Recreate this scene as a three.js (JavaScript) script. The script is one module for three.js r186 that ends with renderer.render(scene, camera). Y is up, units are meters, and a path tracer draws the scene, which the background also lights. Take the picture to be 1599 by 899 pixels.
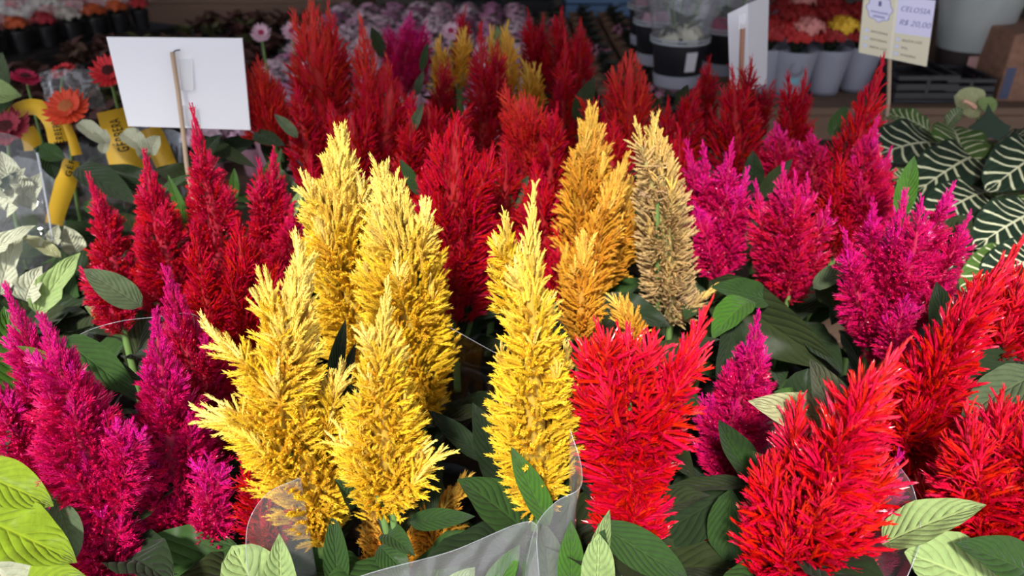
import * as THREE from 'three';
import { mergeGeometries, mergeVertices } from 'three/addons/utils/BufferGeometryUtils.js';
import { RoundedBoxGeometry } from 'three/addons/geometries/RoundedBoxGeometry.js';
import { ImprovedNoise } from 'three/addons/math/ImprovedNoise.js';

// ---------------------------------------------------------------- camera, sky, sun, exposure
const FOCAL = 1208, W = 1599, H = 899, PITCH = 29 * Math.PI / 180, EYE = new THREE.Vector3(0, 1.55, 0);
const scene = new THREE.Scene();
const camera = new THREE.PerspectiveCamera(2 * Math.atan(H / 2 / FOCAL) * 180 / Math.PI, W / H, 0.05, 80);
camera.position.copy(EYE);
camera.rotation.set(-PITCH, 0, 0);
camera.focus = 0.6;
camera.userData.fStop = 7.5;
scene.add(camera);

const renderer = new THREE.WebGLRenderer({ antialias: true });
renderer.toneMapping = THREE.LinearToneMapping;
renderer.toneMappingExposure = 0.98;
renderer.shadowMap.enabled = true;
renderer.shadowMap.type = THREE.PCFSoftShadowMap;

{ // a bright hazy sky: a little whiter and brighter towards the horizon all the way round
  const w = 64, h = 32, d = new Float32Array(w * h * 4);
  for (let j = 0; j < h; j++) for (let i = 0; i < w; i++) {
    const e = (j + 0.5) / h * 2 - 1, k = Math.pow(1 - Math.min(1, Math.abs(e)), 1.5);
    const o = (j * w + i) * 4;
    d[o] = 0.80 + 0.25 * k; d[o + 1] = 0.90 + 0.18 * k; d[o + 2] = 1.12 + 0.05 * k; d[o + 3] = 1;
  }
  const t = new THREE.DataTexture(d, w, h, THREE.RGBAFormat, THREE.FloatType);
  t.mapping = THREE.EquirectangularReflectionMapping; t.magFilter = THREE.LinearFilter; t.needsUpdate = true;
  scene.background = t; scene.backgroundIntensity = 1.65;
}
const sun = new THREE.DirectionalLight(new THREE.Color().setRGB(1, 0.97, 0.93), 6.5);
sun.position.set(-0.9, 5.6, 3.6); sun.target.position.set(0, 1.1, -0.8);
sun.castShadow = true; sun.shadow.mapSize.set(2048, 2048); sun.shadow.radius = 12;
Object.assign(sun.shadow.camera, { left: -5, right: 5, top: 5, bottom: -5, near: 0.5, far: 20 });
scene.add(sun, sun.target);
const ROOF_EDGE = 0.8, ROOF_Y = 3.0;

// ---------------------------------------------------------------- helpers
const V = (x, y, z) => new THREE.Vector3(x, y, z);
function rngOf(seed) { let a = seed >>> 0; return () => { a = (a + 0x6D2B79F5) >>> 0; let t = a; t = Math.imul(t ^ (t >>> 15), t | 1); t ^= t + Math.imul(t ^ (t >>> 7), t | 61); return ((t ^ (t >>> 14)) >>> 0) / 4294967296; }; }
const rng = rngOf(7);
const lerp = (a, b, t) => a + (b - a) * t, clamp = (x, a = 0, b = 1) => Math.min(b, Math.max(a, x));
const smooth = (a, b, x) => { const t = clamp((x - a) / (b - a)); return t * t * (3 - 2 * t); };
const noise = new ImprovedNoise();
const CP = Math.cos(PITCH), SP = Math.sin(PITCH);
function at(px, py, D) {            // the point that stands at horizontal distance D in front of the eye
  const x = (px - W / 2) / FOCAL, y = -(py - H / 2) / FOCAL;
  const s = D / (CP + y * SP);
  return V(EYE.x + x * s, EYE.y + (y * CP - SP) * s, -D);
}
const depthOf = (p) => (EYE.y - p.y) * SP + (-p.z) * CP;
const metres = (px, p) => px * depthOf(p) / FOCAL;
const col = (r, g, b) => new THREE.Color().setRGB(r, g, b);
const hex = (h) => new THREE.Color(h);
const taken = {};
function numbered(n) { const k = taken[n] = (taken[n] ?? -1) + 1; return k ? `${n}_${String(k).padStart(3, '0')}` : n; }
function sh(o) { o.castShadow = o.receiveShadow = true; return o; }
function mesh(name, geo, mat, parent) { const m = sh(new THREE.Mesh(geo, mat)); m.name = numbered(name); (parent ?? scene).add(m); return m; }
function thing(name, label, category, pos, group) {
  const g = new THREE.Group(); g.name = numbered(name); g.position.copy(pos); g.userData = { label, category };
  if (group) g.userData.group = group;
  scene.add(g); return g;
}
function struct(name, geo, mat, parent) { const m = mesh(name, geo, mat, parent); if (!parent) m.userData.kind = 'structure'; return m; }
function copyOf(root, pos, turn, label, group) {
  const r = root.clone(); r.traverse((o) => { o.name = numbered(o.name.replace(/_\d{3}$/, '')); });
  r.position.copy(pos); r.rotation.y = turn; r.userData = { ...root.userData, label: label ?? root.userData.label };
  if (group) r.userData.group = group;
  scene.add(r); return r;
}
const NTH = ['first', 'second', 'third', 'fourth', 'fifth', 'sixth', 'seventh', 'eighth', 'ninth', 'tenth', 'eleventh', 'twelfth', 'thirteenth', 'fourteenth', 'fifteenth', 'sixteenth', 'seventeenth'];
const std = (o) => new THREE.MeshStandardMaterial(o);
const phys = (o) => new THREE.MeshPhysicalMaterial(o);
function box(w, h, d, x, y, z, r = 0.004) { return new RoundedBoxGeometry(w, h, d, 2, Math.min(r, w / 3, h / 3, d / 3)).translate(x, y, z); }
function buf(pos, idx, uv) {
  const g = new THREE.BufferGeometry();
  g.setAttribute('position', new THREE.Float32BufferAttribute(pos, 3));
  if (uv) g.setAttribute('uv', new THREE.Float32BufferAttribute(uv, 2));
  g.setIndex(idx); g.computeVertexNormals(); return g;
}
function tube(pts, r0, r1, sides = 7, segs = 12) {
  const c = new THREE.CatmullRomCurve3(pts), fr = c.computeFrenetFrames(segs), pos = [], idx = [], p = V(0, 0, 0);
  for (let i = 0; i <= segs; i++) {
    c.getPointAt(i / segs, p); const r = lerp(r0, r1, i / segs);
    for (let k = 0; k < sides; k++) {
      const a = k / sides * 2 * Math.PI, n = fr.normals[i].clone().multiplyScalar(Math.cos(a) * r).addScaledVector(fr.binormals[i], Math.sin(a) * r);
      pos.push(p.x + n.x, p.y + n.y, p.z + n.z);
    }
  }
  for (let i = 0; i < segs; i++) for (let k = 0; k < sides; k++) { const a = i * sides + k, b = i * sides + (k + 1) % sides; idx.push(a, b, a + sides, b, b + sides, a + sides); }
  const c0 = pos.length / 3; const e = c.getPointAt(0), f = c.getPointAt(1); pos.push(e.x, e.y, e.z, f.x, f.y, f.z);
  for (let k = 0; k < sides; k++) { const b = (k + 1) % sides; idx.push(c0, b, k, c0 + 1, segs * sides + k, segs * sides + b); }
  return buf(pos, idx);
}
function lathe(profile, seg = 24) { return new THREE.LatheGeometry(profile.map(([x, y]) => new THREE.Vector2(x, y)), seg); }
function dataTex(w, h, fn, srgb = true, repeat) {
  const d = new Uint8Array(w * h * 4);
  for (let j = 0; j < h; j++) for (let i = 0; i < w; i++) { const c = fn((i + 0.5) / w, (j + 0.5) / h); for (let k = 0; k < 3; k++) d[(j * w + i) * 4 + k] = clamp(c[k]) * 255; d[(j * w + i) * 4 + 3] = 255; }
  const t = new THREE.DataTexture(d, w, h); t.magFilter = THREE.LinearFilter; t.wrapS = t.wrapT = THREE.RepeatWrapping;
  if (srgb) t.colorSpace = THREE.SRGBColorSpace; if (repeat) t.repeat.set(...repeat);
  t.needsUpdate = true; return t;
}
const fbm = (x, y, z = 0) => 0.5 + 0.5 * (noise.noise(x, y, z) * 0.6 + noise.noise(x * 2.1, y * 2.1, z + 5) * 0.3 + noise.noise(x * 4.3, y * 4.3, z + 9) * 0.2);

// ---------------------------------------------------------------- materials
const grain = dataTex(256, 256, (u, v) => { const n = fbm(u * 8, v * 8, 1) * 0.35 + 0.7; return [n, n, n]; });
const woodTex = dataTex(256, 256, (u, v) => { const n = 0.62 + 0.3 * fbm(u * 3, v * 40, 2) + 0.12 * noise.noise(u * 9, v * 90, 3); return [n, n * 0.96, n * 0.92]; });
const veinHeight = (u, v) => {
  const x = Math.abs(u - 0.5) * 2, mid = Math.exp(-Math.pow(x / 0.035, 2));
  const f = (v - x * 0.34 - 0.05 * x * x) * 8.5, d = Math.abs(f - Math.round(f)), side = Math.exp(-Math.pow(d / 0.07, 2)) * (1 - x * 0.7) * smooth(0.01, 0.08, x);
  return Math.max(mid, side * 0.75);
};
const veinTex = dataTex(128, 512, (u, v) => { const k = veinHeight(u, v), n = 0.83 + 0.14 * (fbm(u * 7, v * 14, 4) - 0.5); return [lerp(n, 1, k * 0.75), lerp(n, 0.99, k * 0.55), lerp(n * 0.92, 0.9, k * 0.6)]; });
const quiltTex = dataTex(128, 512, (u, v) => {
  const x = Math.abs(u - 0.5) * 2, f = (v - x * 0.34 - 0.05 * x * x) * 8.5, q = Math.pow(Math.abs(Math.sin(f * Math.PI)), 0.6) * (1 - 0.5 * x) * smooth(0, 0.12, x);
  const n = 0.15 + 0.7 * q + 0.15 * fbm(u * 20, v * 50, 6); return [n, n, n];
}, false);
function leafMat(r, g, b, trans = 0.22) { return phys({ color: col(r, g, b), map: veinTex, bumpMap: quiltTex, bumpScale: 0.0022, roughness: 0.92, specularIntensity: 0.5, clearcoat: 0.1, clearcoatRoughness: 0.35, transmission: trans, thickness: 0, side: THREE.DoubleSide }); }
const LEAF = {
  dark: leafMat(0.017, 0.042, 0.008), mid: leafMat(0.036, 0.10, 0.013), lime: leafMat(0.34, 0.5, 0.012, 0.35), pale: leafMat(0.42, 0.58, 0.24),
  olive: leafMat(0.032, 0.05, 0.008), grey: leafMat(0.12, 0.17, 0.09), cream: leafMat(0.62, 0.63, 0.38), purple: leafMat(0.12, 0.13, 0.075), bright: leafMat(0.08, 0.24, 0.015, 0.3), white: leafMat(0.7, 0.72, 0.6),
};
const stemMat = std({ color: col(0.14, 0.24, 0.06), roughness: 0.6 });
const potMat = std({ color: col(0.018, 0.018, 0.02), roughness: 0.45 });
const soilMat = std({ color: col(0.03, 0.018, 0.01), roughness: 1, map: grain });
const filmMat = (rough, tint = 1) => phys({ color: col(tint, tint, tint), roughness: rough, transmission: 1, thickness: 0, ior: 1.5, side: THREE.DoubleSide });
const clearFilm = filmMat(0.1), hazyFilm = phys({ color: col(0.9, 0.91, 0.94), roughness: 0.16, transmission: 0.9, thickness: 0, ior: 1.6, side: THREE.DoubleSide }), cloudyFilm = phys({ color: col(0.9, 0.91, 0.94), roughness: 0.1, transmission: 0.9, thickness: 0, ior: 1.8, side: THREE.DoubleSide });
const filmEdge = phys({ color: col(0.8, 0.82, 0.86), roughness: 0.15, transmission: 0.8, thickness: 0, side: THREE.DoubleSide });

// ---------------------------------------------------------------- the hall
const concrete = std({ color: col(0.30, 0.28, 0.26), roughness: 0.85, map: grain });
const wallMat = std({ color: col(0.16, 0.13, 0.12), roughness: 0.9, map: grain });
const paving = std({ color: col(0.42, 0.40, 0.37), roughness: 0.9, map: grain });
const roofMat = std({ color: col(0.38, 0.36, 0.34), roughness: 0.8, map: grain });
struct('floor', new THREE.BoxGeometry(9.4, 0.1, 7.4).translate(-0.6, -0.05, -3), concrete);
struct('ground_1', new THREE.BoxGeometry(30, 0.1, 14).translate(-0.6, -0.055, 7.7), paving);
struct('ground_2', new THREE.BoxGeometry(30, 0.1, 16).translate(-0.6, -0.055, -14.7), paving);
struct('ceiling', new THREE.BoxGeometry(9.6, 0.12, 7.45).translate(-0.6, ROOF_Y + 0.06, ROOF_EDGE - 3.725), roofMat);
struct('wall_left', new THREE.BoxGeometry(0.12, ROOF_Y, 2.6).translate(-5.36, ROOF_Y / 2, -5.4), wallMat);
struct('wall_right', new THREE.BoxGeometry(0.12, ROOF_Y, 7.4).translate(4.16, ROOF_Y / 2, -3), wallMat);
{ // the back wall has a doorway through which the sunlit street shows
  const g = mergeGeometries([
    new THREE.BoxGeometry(0.6, ROOF_Y, 0.12).translate(-5.0, ROOF_Y / 2, -6.64),
    new THREE.BoxGeometry(7.9, ROOF_Y, 0.12).translate(0.15, ROOF_Y / 2, -6.64),
    new THREE.BoxGeometry(0.9, ROOF_Y - 2.1, 0.12).translate(-4.25, (ROOF_Y + 2.1) / 2, -6.64),
  ]);
  struct('wall_back', g, wallMat);
}

// ---------------------------------------------------------------- leaves
function leafGeo({ bend = 0.5, fold = 0.25, wave = 0.06, twist = 0, seed = 1, sharp = 0.9, blunt = 0.62, nu = 12, nv = 6 }) {   // unit long and unit wide; scaled when placed
  const pos = [], uv = [], idx = [], c = []; let y = 0, z = 0;
  for (let i = 0; i <= nu; i++) { c.push([y, z]); const a = bend * (0.5 - i / nu); y += Math.cos(a) / nu; z += Math.sin(a) / nu; }
  const [y1, z1] = c[nu], L = Math.hypot(y1, z1), ca = y1 / L, sa = z1 / L;
  let peak = 0; const prof = (u) => Math.pow(u, blunt) * Math.pow(1 - u, sharp);
  for (let i = 0; i <= 40; i++) peak = Math.max(peak, prof(i / 40));
  for (let i = 0; i <= nu; i++) {
    const u = i / nu, cy = (c[i][0] * ca + c[i][1] * sa) / L, cz = (-c[i][0] * sa + c[i][1] * ca) / L, w = 0.5 * Math.max(0.012, prof(u) / peak), tw = twist * (u - 0.5);
    for (let j = 0; j <= nv; j++) {
      const v = j / nv * 2 - 1, x = v * w;
      let zz = Math.abs(v) * w * fold + wave * w * Math.sin(u * 17 + v * 2.2 + seed * 1.7) * Math.abs(v);
      pos.push(x * Math.cos(tw) - zz * Math.sin(tw), cy, cz + zz * Math.cos(tw) + x * Math.sin(tw) );
      uv.push(0.5 + v * 0.5, u);
    }
  }
  for (let i = 0; i < nu; i++) for (let j = 0; j < nv; j++) { const a = i * (nv + 1) + j, b = a + nv + 1; idx.push(a, a + 1, b, a + 1, b + 1, b); }
  return buf(pos, idx, uv);
}
const leafShapes = {};
function leafShape(o) { const k = JSON.stringify(o); return leafShapes[k] ??= leafGeo(o); }
const M4 = new THREE.Matrix4();
// a leaf from base to tip (world points), width in metres, roll about its own axis; as a child of the group
function leaf(parent, base, tip, width, mat, { roll = 0, name = 'leaf', up, ...shape } = {}) {
  const m = mesh(name, leafShape(shape), mat, parent), Y = tip.clone().sub(base), L = Y.length(); Y.normalize();
  const see = up ? up.clone() : EYE.clone().sub(base).normalize().add(V(0, 0.5, 0));
  const Z = see.addScaledVector(Y, -see.dot(Y)).normalize(), X = Y.clone().cross(Z);
  if (roll) { const q = new THREE.Quaternion().setFromAxisAngle(Y, roll); Z.applyQuaternion(q); X.applyQuaternion(q); }
  m.position.copy(base).sub(parent.position);
  m.quaternion.setFromRotationMatrix(M4.makeBasis(X, Y, Z)); m.scale.set(width, L, L);
  m.scale.z = Math.min(L, width * 1.6);
  return m;
}

// ---------------------------------------------------------------- plumes
// one floret spike, one metre long along +y: a tapered core dressed in small pointed bracts
function floretGeo({ core = 0.07, tipR = 0.5, bracts = 20, len = 0.16, out = 0.075, wide = 0.05, bend = 0.15, seed = 1, sides = 5, rings = 4 }) {
  const r = rngOf(seed), pos = [], idx = [];
  const cx = (u) => bend * u * u, cr = (u) => core * lerp(1, tipR, u) * (u > 0.9 ? Math.sqrt(Math.max(0.05, (1 - u) / 0.1)) : 1);
  for (let i = 0; i <= rings; i++) { const u = i / rings; for (let k = 0; k < sides; k++) { const a = k / sides * 6.2832; pos.push(cx(u) + Math.cos(a) * cr(u), u * 0.97, Math.sin(a) * cr(u)); } }
  for (let i = 0; i < rings; i++) for (let k = 0; k < sides; k++) { const a = i * sides + k, b = i * sides + (k + 1) % sides; idx.push(a, a + sides, b, b, a + sides, b + sides); }
  const apex = pos.length / 3; pos.push(cx(1), 1, 0);
  for (let k = 0; k < sides; k++) idx.push(rings * sides + k, apex, rings * sides + (k + 1) % sides);
  for (let n = 0; n < bracts; n++) {
    const u = 0.04 + 0.9 * (n + 0.5) / bracts, a = n * 2.39996 + r() * 0.5, l = len * (0.7 + 0.6 * r()) * lerp(1.1, 0.8, u), R = cr(u) * 0.8;
    const ca = Math.cos(a), sa = Math.sin(a), w = wide * 0.5, o = out * (0.6 + 0.8 * r()), x = cx(u);
    const s = pos.length / 3;
    pos.push(x + ca * R - sa * w, u, sa * R + ca * w, x + ca * R + sa * w, u, sa * R - ca * w, x + ca * (R + o * 0.7), u - 0.01 + l * 0.25, sa * (R + o * 0.7), x + ca * (R + o) + bend * u * l, Math.min(1.06, u + l), sa * (R + o));
    idx.push(s, s + 2, s + 3, s + 2, s + 1, s + 3, s, s + 1, s + 2);
  }
  const g = buf(pos, idx).toNonIndexed(); g.computeVertexNormals(); return g;
}
const FLORET = {
  finger: [1, 2].map((s) => floretGeo({ core: 0.058, tipR: 0.62, bracts: 30, len: 0.17, out: 0.042, wide: 0.06, bend: 0.16, seed: s, rings: 5 })),
  flame: [3, 4].map((s) => floretGeo({ core: 0.058, tipR: 0.45, bracts: 11, len: 0.34, out: 0.022, wide: 0.085, bend: 0.16, seed: s, sides: 6, rings: 5 })),
  needle: [5, 6].map((s) => floretGeo({ core: 0.04, tipR: 0.3, bracts: 16, len: 0.34, out: 0.085, wide: 0.06, bend: 0.08, seed: s })),
  plain: [7, 8].map((s) => floretGeo({ core: 0.05, tipR: 0.3, bracts: 8, len: 0.34, out: 0.05, wide: 0.08, bend: 0.14, seed: s, sides: 4, rings: 3 })),
};
const KIND = {   // body and tip colours (linear), floret shape, floret length in metres, gloss
  yellow: { body: [0.84, 0.54, 0.022], tip: [0.92, 0.74, 0.2], old: [0.74, 0.42, 0.015], core: [0.55, 0.36, 0.04], floret: 'finger', len: 0.0185, rough: 0.55, sub: 13, angle: 0.82 },
  ochre: { body: [0.78, 0.36, 0.022], tip: [0.88, 0.58, 0.10], old: [0.6, 0.24, 0.02], core: [0.5, 0.25, 0.03], floret: 'finger', len: 0.018, rough: 0.6, sub: 10, angle: 0.7 },
  faded: { body: [0.60, 0.40, 0.16], tip: [0.88, 0.60, 0.12], old: [0.46, 0.33, 0.22], core: [0.35, 0.3, 0.1], floret: 'finger', len: 0.016, rough: 0.7, sub: 9, angle: 1.0 },
  magenta: { body: [0.64, 0.005, 0.085], tip: [0.74, 0.011, 0.28], old: [0.55, 0.005, 0.05], core: [0.4, 0.01, 0.06], floret: 'needle', len: 0.016, rough: 0.34, sub: 13, angle: 0.85 },
  rose: { body: [0.56, 0.003, 0.018], tip: [0.70, 0.007, 0.085], old: [0.48, 0.003, 0.018], core: [0.35, 0.01, 0.03], floret: 'needle', len: 0.016, rough: 0.42, sub: 10, angle: 0.85 },
  berry: { body: [0.58, 0.004, 0.04], tip: [0.72, 0.01, 0.24], old: [0.5, 0.005, 0.035], core: [0.35, 0.01, 0.03], floret: 'needle', len: 0.016, rough: 0.4, sub: 10, angle: 0.8 },
  red: { body: [0.64, 0.003, 0.005], tip: [0.80, 0.018, 0.026], old: [0.58, 0.003, 0.005], core: [0.5, 0.01, 0.01], floret: 'flame', len: 0.023, rough: 0.25, sub: 12, angle: 0.8 },
  crimson: { body: [0.48, 0.002, 0.005], tip: [0.62, 0.005, 0.016], old: [0.40, 0.002, 0.005], core: [0.35, 0.004, 0.008], floret: 'plain', len: 0.018, rough: 0.45, sub: 8, angle: 0.75 },
  orange: { body: [0.70, 0.022, 0.012], tip: [0.80, 0.075, 0.04], old: [0.6, 0.012, 0.01], core: [0.5, 0.012, 0.01], floret: 'plain', len: 0.019, rough: 0.5, sub: 8, angle: 0.75 },
};
const plumeMat = {}, coreMat = {};
for (const k in KIND) {
  plumeMat[k] = phys({ color: 0xffffff, roughness: KIND[k].rough, ior: k === 'red' ? 1.7 : 1.5, specularIntensity: k === 'crimson' || k === 'orange' ? 0.5 : 1, side: THREE.DoubleSide });
  coreMat[k] = std({ color: col(...KIND[k].core), roughness: 0.7 });
}
const Y1 = V(0, 1, 0);
let plumeSeed = 100;
// spec: path of pixels from the tip to the base, width in pixels, D distance (or one for the tip and one for the base)
function plume(parent, kind, spec, far) {
  const K = KIND[kind], r = rngOf(plumeSeed++), P = spec.p, D = [].concat(spec.D), n = P.length;
  const pts = P.map(([x, y], i) => at(x, y, lerp(D[0], D[1] ?? D[0], i / (n - 1)))).reverse();       // base first
  const curve = new THREE.CatmullRomCurve3(pts, false, 'centripetal'), len = curve.getLength(), rad = metres(spec.w, pts[0].clone().lerp(pts[n - 1], 0.4)) / 2 * 0.9;
  const shape = spec.shape ?? 'flame', full = shape === 'column' ? 0.4 : shape === 'bulb' ? 0.3 : 0.68, pow = shape === 'bulb' ? 0.6 : shape === 'column' ? 0.8 : spec.spear ? 1.2 : K.floret === 'finger' ? 0.9 : 1.1;
  const profile = (s) => Math.max(0.05, Math.min(1, Math.pow(s / full, pow))) * (1 - (spec.neck ?? 0.4) * smooth(0.78, 1, s));      // s: 0 tip, 1 base
  const axis = { curve, len, rad, profile, main: true };
  const axes = [axis];
  const T = V(0, 0, 0), nSub = spec.sub ?? K.sub;
  const frame = (c, t, a, out) => { c.getTangentAt(t, T); const ref = Math.abs(T.x) < 0.9 ? V(1, 0, 0) : V(0, 0, 1), b = T.clone().cross(ref).normalize(), d = b.clone().cross(T); return out.copy(b).multiplyScalar(Math.cos(a)).addScaledVector(d, Math.sin(a)); };
  const R = V(0, 0, 0);
  for (let i = 0; i < nSub; i++) {                     // side spires give the flame-like outline
    const t = 0.02 + 0.72 * (i + r() * 0.8) / nSub, a = i * 2.4 + r() * 0.9, s = 1 - t, pr = rad * profile(s);
    frame(curve, t, a, R); const dir = T.clone().multiplyScalar(1).addScaledVector(R, 0.42 + 0.3 * r()).normalize();
    const p0 = curve.getPointAt(t).addScaledVector(R, pr * 0.25), L = Math.max(0.025, pr * (1.3 + 0.75 * r())), p2 = p0.clone().addScaledVector(dir, L * 0.6).addScaledVector(T, L * 0.45);
    const c = new THREE.QuadraticBezierCurve3(p0, p0.clone().addScaledVector(dir, L * 0.55), p2);
    axes.push({ curve: c, len: L, rad: Math.max(0.0055, pr * 0.3), profile: (q) => Math.max(0.06, Math.min(1, Math.pow(q / 0.7, 0.9))), main: false, t0: t });
  }
  // the core: a slim body on every axis
  const cores = axes.map((A) => {
    const segs = A.main ? 14 : 6, sides = 7, pos = [], idx = [], c = V(0, 0, 0), d = V(0, 0, 0);
    for (let i = 0; i <= segs; i++) { const t = i / segs; A.curve.getPointAt(t, c); const rr = A.rad * A.profile(1 - t) * 0.3; for (let k = 0; k < sides; k++) { frame(A.curve, t, k / sides * 6.2832, d); pos.push(c.x + d.x * rr, c.y + d.y * rr, c.z + d.z * rr); } }
    for (let i = 0; i < segs; i++) for (let k = 0; k < sides; k++) { const a = i * sides + k, b = i * sides + (k + 1) % sides; idx.push(a, b, a + sides, b, b + sides, a + sides); }
    return buf(pos, idx);
  });
  const body = mesh('plume', mergeGeometries(cores), coreMat[kind], parent);
  body.geometry.translate(-parent.position.x, -parent.position.y, -parent.position.z);
  const ms = [], cs = [], cell = (far ? 0.0060 : K.floret === 'finger' ? 0.0049 : K.floret === 'flame' ? 0.0053 : 0.0049) * (spec.loose ?? 1);
  const q = new THREE.Quaternion(), q2 = new THREE.Quaternion(), dir = V(0, 0, 0), c0 = V(0, 0, 0), S = V(1, 1, 1);
  const body3 = col(...K.body), tip3 = col(...K.tip), old3 = col(...K.old), hsl = {};
  for (const A of axes) {
    let area = 0; for (let i = 0; i < 20; i++) area += 2 * Math.PI * A.rad * A.profile((i + 0.5) / 20) * A.len / 20;
    const count = Math.max(14, Math.round(area / (cell * cell * 1.15) * (A.main ? 0.85 : 1.1)));
    const cdf = []; let acc = 0; for (let i = 0; i < 40; i++) { acc += A.profile(1 - (i + 0.5) / 40) + 0.12; cdf.push(acc); }
    for (let i = 0; i < count; i++) {
      const goal = (i + r()) / count * acc; let k = 0; while (k < 39 && cdf[k] < goal) k++;
      const t = Math.min(0.995, (k + r()) / 40), s = 1 - t, a = i * 2.39996 + r() * 0.7, lump = 0.62 + 0.62 * fbm(Math.cos(a) * 1.5 + plumeSeed * 3.7, Math.sin(a) * 1.5, t * A.len * 38), pr = A.rad * A.profile(s) * (A.main ? lump : 1);
      frame(A.curve, t, a, R); A.curve.getPointAt(t, c0);
      const th = clamp(lerp(0.1, K.angle, smooth(0, 0.55, s)) + (r() - 0.5) * 0.42, 0.02, 1.5) * (A.main ? 1 : 0.72);
      let L = (A.main ? K.len : K.len * 0.78) * (0.6 + 0.75 * r()) * (spec.fl ?? 1) * lerp(spec.spear ? 0.45 : K.floret === 'finger' ? 1.1 : 0.5, 1, smooth(0, 0.4, s));
      if (!A.main) L = Math.min(L, A.rad * 2.2 + 0.004);
      const start = Math.max(0.0008, Math.min(pr * 0.82, pr - L * Math.sin(th) * 0.55)) * (0.8 + 0.25 * r());
      dir.copy(T).multiplyScalar(Math.cos(th)).addScaledVector(R, Math.sin(th)); const nx = c0.x + R.x * pr, ny = c0.y + R.y * pr, nz = c0.z + R.z * pr, sw = A.main ? 0.55 * smooth(0.05, 0.3, s) : 0.2; dir.x += (r() - 0.5) * 0.2 + sw * noise.noise(nx * 48, ny * 48, nz * 48); dir.y += (r() - 0.5) * 0.14 + sw * noise.noise(nx * 48 + 40, ny * 48, nz * 48); dir.z += (r() - 0.5) * 0.2 + sw * noise.noise(nx * 48, ny * 48 + 40, nz * 48); dir.normalize();
      c0.addScaledVector(R, start).sub(parent.position);
      q.setFromUnitVectors(Y1, dir); q2.setFromAxisAngle(Y1, r() * 6.283); q.multiply(q2);
      const fat = 0.85 + 0.35 * r(); S.set(L * fat, L, L * fat);
      ms.push(new THREE.Matrix4().compose(c0, q, S));
      const height = A.main ? t : clamp(A.t0 + 0.35 * t), c = body3.clone().lerp(old3, smooth(0.35, 0, height) * 0.8 * r());
      c.lerp(tip3, clamp(smooth(0.55, 1, height) * 0.75 + (A.main ? 0 : smooth(0.5, 1, t) * 0.5) + (r() - 0.6) * 0.3));
      c.multiplyScalar(0.82 + 0.3 * r()); c.getHSL(hsl); c.setHSL((hsl.h + (r() - (K.body[1] < 0.1 ? 0.68 : 0.5)) * 0.018 + 1) % 1, hsl.s, Math.min(0.6, hsl.l)); cs.push(c);
    }
  }
  const geos = FLORET[K.floret], im = new THREE.InstancedMesh(geos[plumeSeed % geos.length], plumeMat[kind], ms.length);
  ms.forEach((m, i) => { im.setMatrixAt(i, m); im.setColorAt(i, cs[i]); });
  im.name = numbered('florets'); im.userData.kind = 'stuff'; sh(im); body.add(im);
  return pts[0];
}

// ---------------------------------------------------------------- the bench of celosias
const BENCH = 0.84;
const boards = [];
{
  const bench = thing('display_bench', 'long low wooden bench that carries all the celosia pots', 'bench', V(0.05, 0, -0.95));
  const woodM = std({ color: col(0.16, 0.10, 0.065), roughness: 0.8, map: woodTex });
  for (let i = 0; i < 12; i++) mesh('board', box(2.7, 0.03, 0.142, 0, BENCH - 0.015, -0.79 + i * 0.1435), woodM, bench);
  mesh('frame', mergeGeometries([box(2.66, 0.08, 0.04, 0, BENCH - 0.071, -0.8), box(2.66, 0.08, 0.04, 0, BENCH - 0.071, 0.8), box(0.04, 0.08, 1.6, -1.3, BENCH - 0.071, 0), box(0.04, 0.08, 1.6, 1.3, BENCH - 0.071, 0)]), woodM, bench);
  for (const [x, z] of [[-1.28, -0.78], [1.28, -0.78], [-1.28, 0.78], [1.28, 0.78]]) mesh('leg', box(0.06, BENCH - 0.11, 0.06, x, (BENCH - 0.11) / 2, z), woodM, bench);
}
const potGeo = lathe([[0.001, 0.0], [0.031, 0.0], [0.033, 0.003], [0.042, 0.078], [0.0455, 0.08], [0.0455, 0.09], [0.042, 0.09], [0.041, 0.075], [0.001, 0.075]], 20);
const soilGeo = lathe([[0.041, 0.076], [0.03, 0.08], [0.015, 0.078], [0.001, 0.082]], 14);

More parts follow.
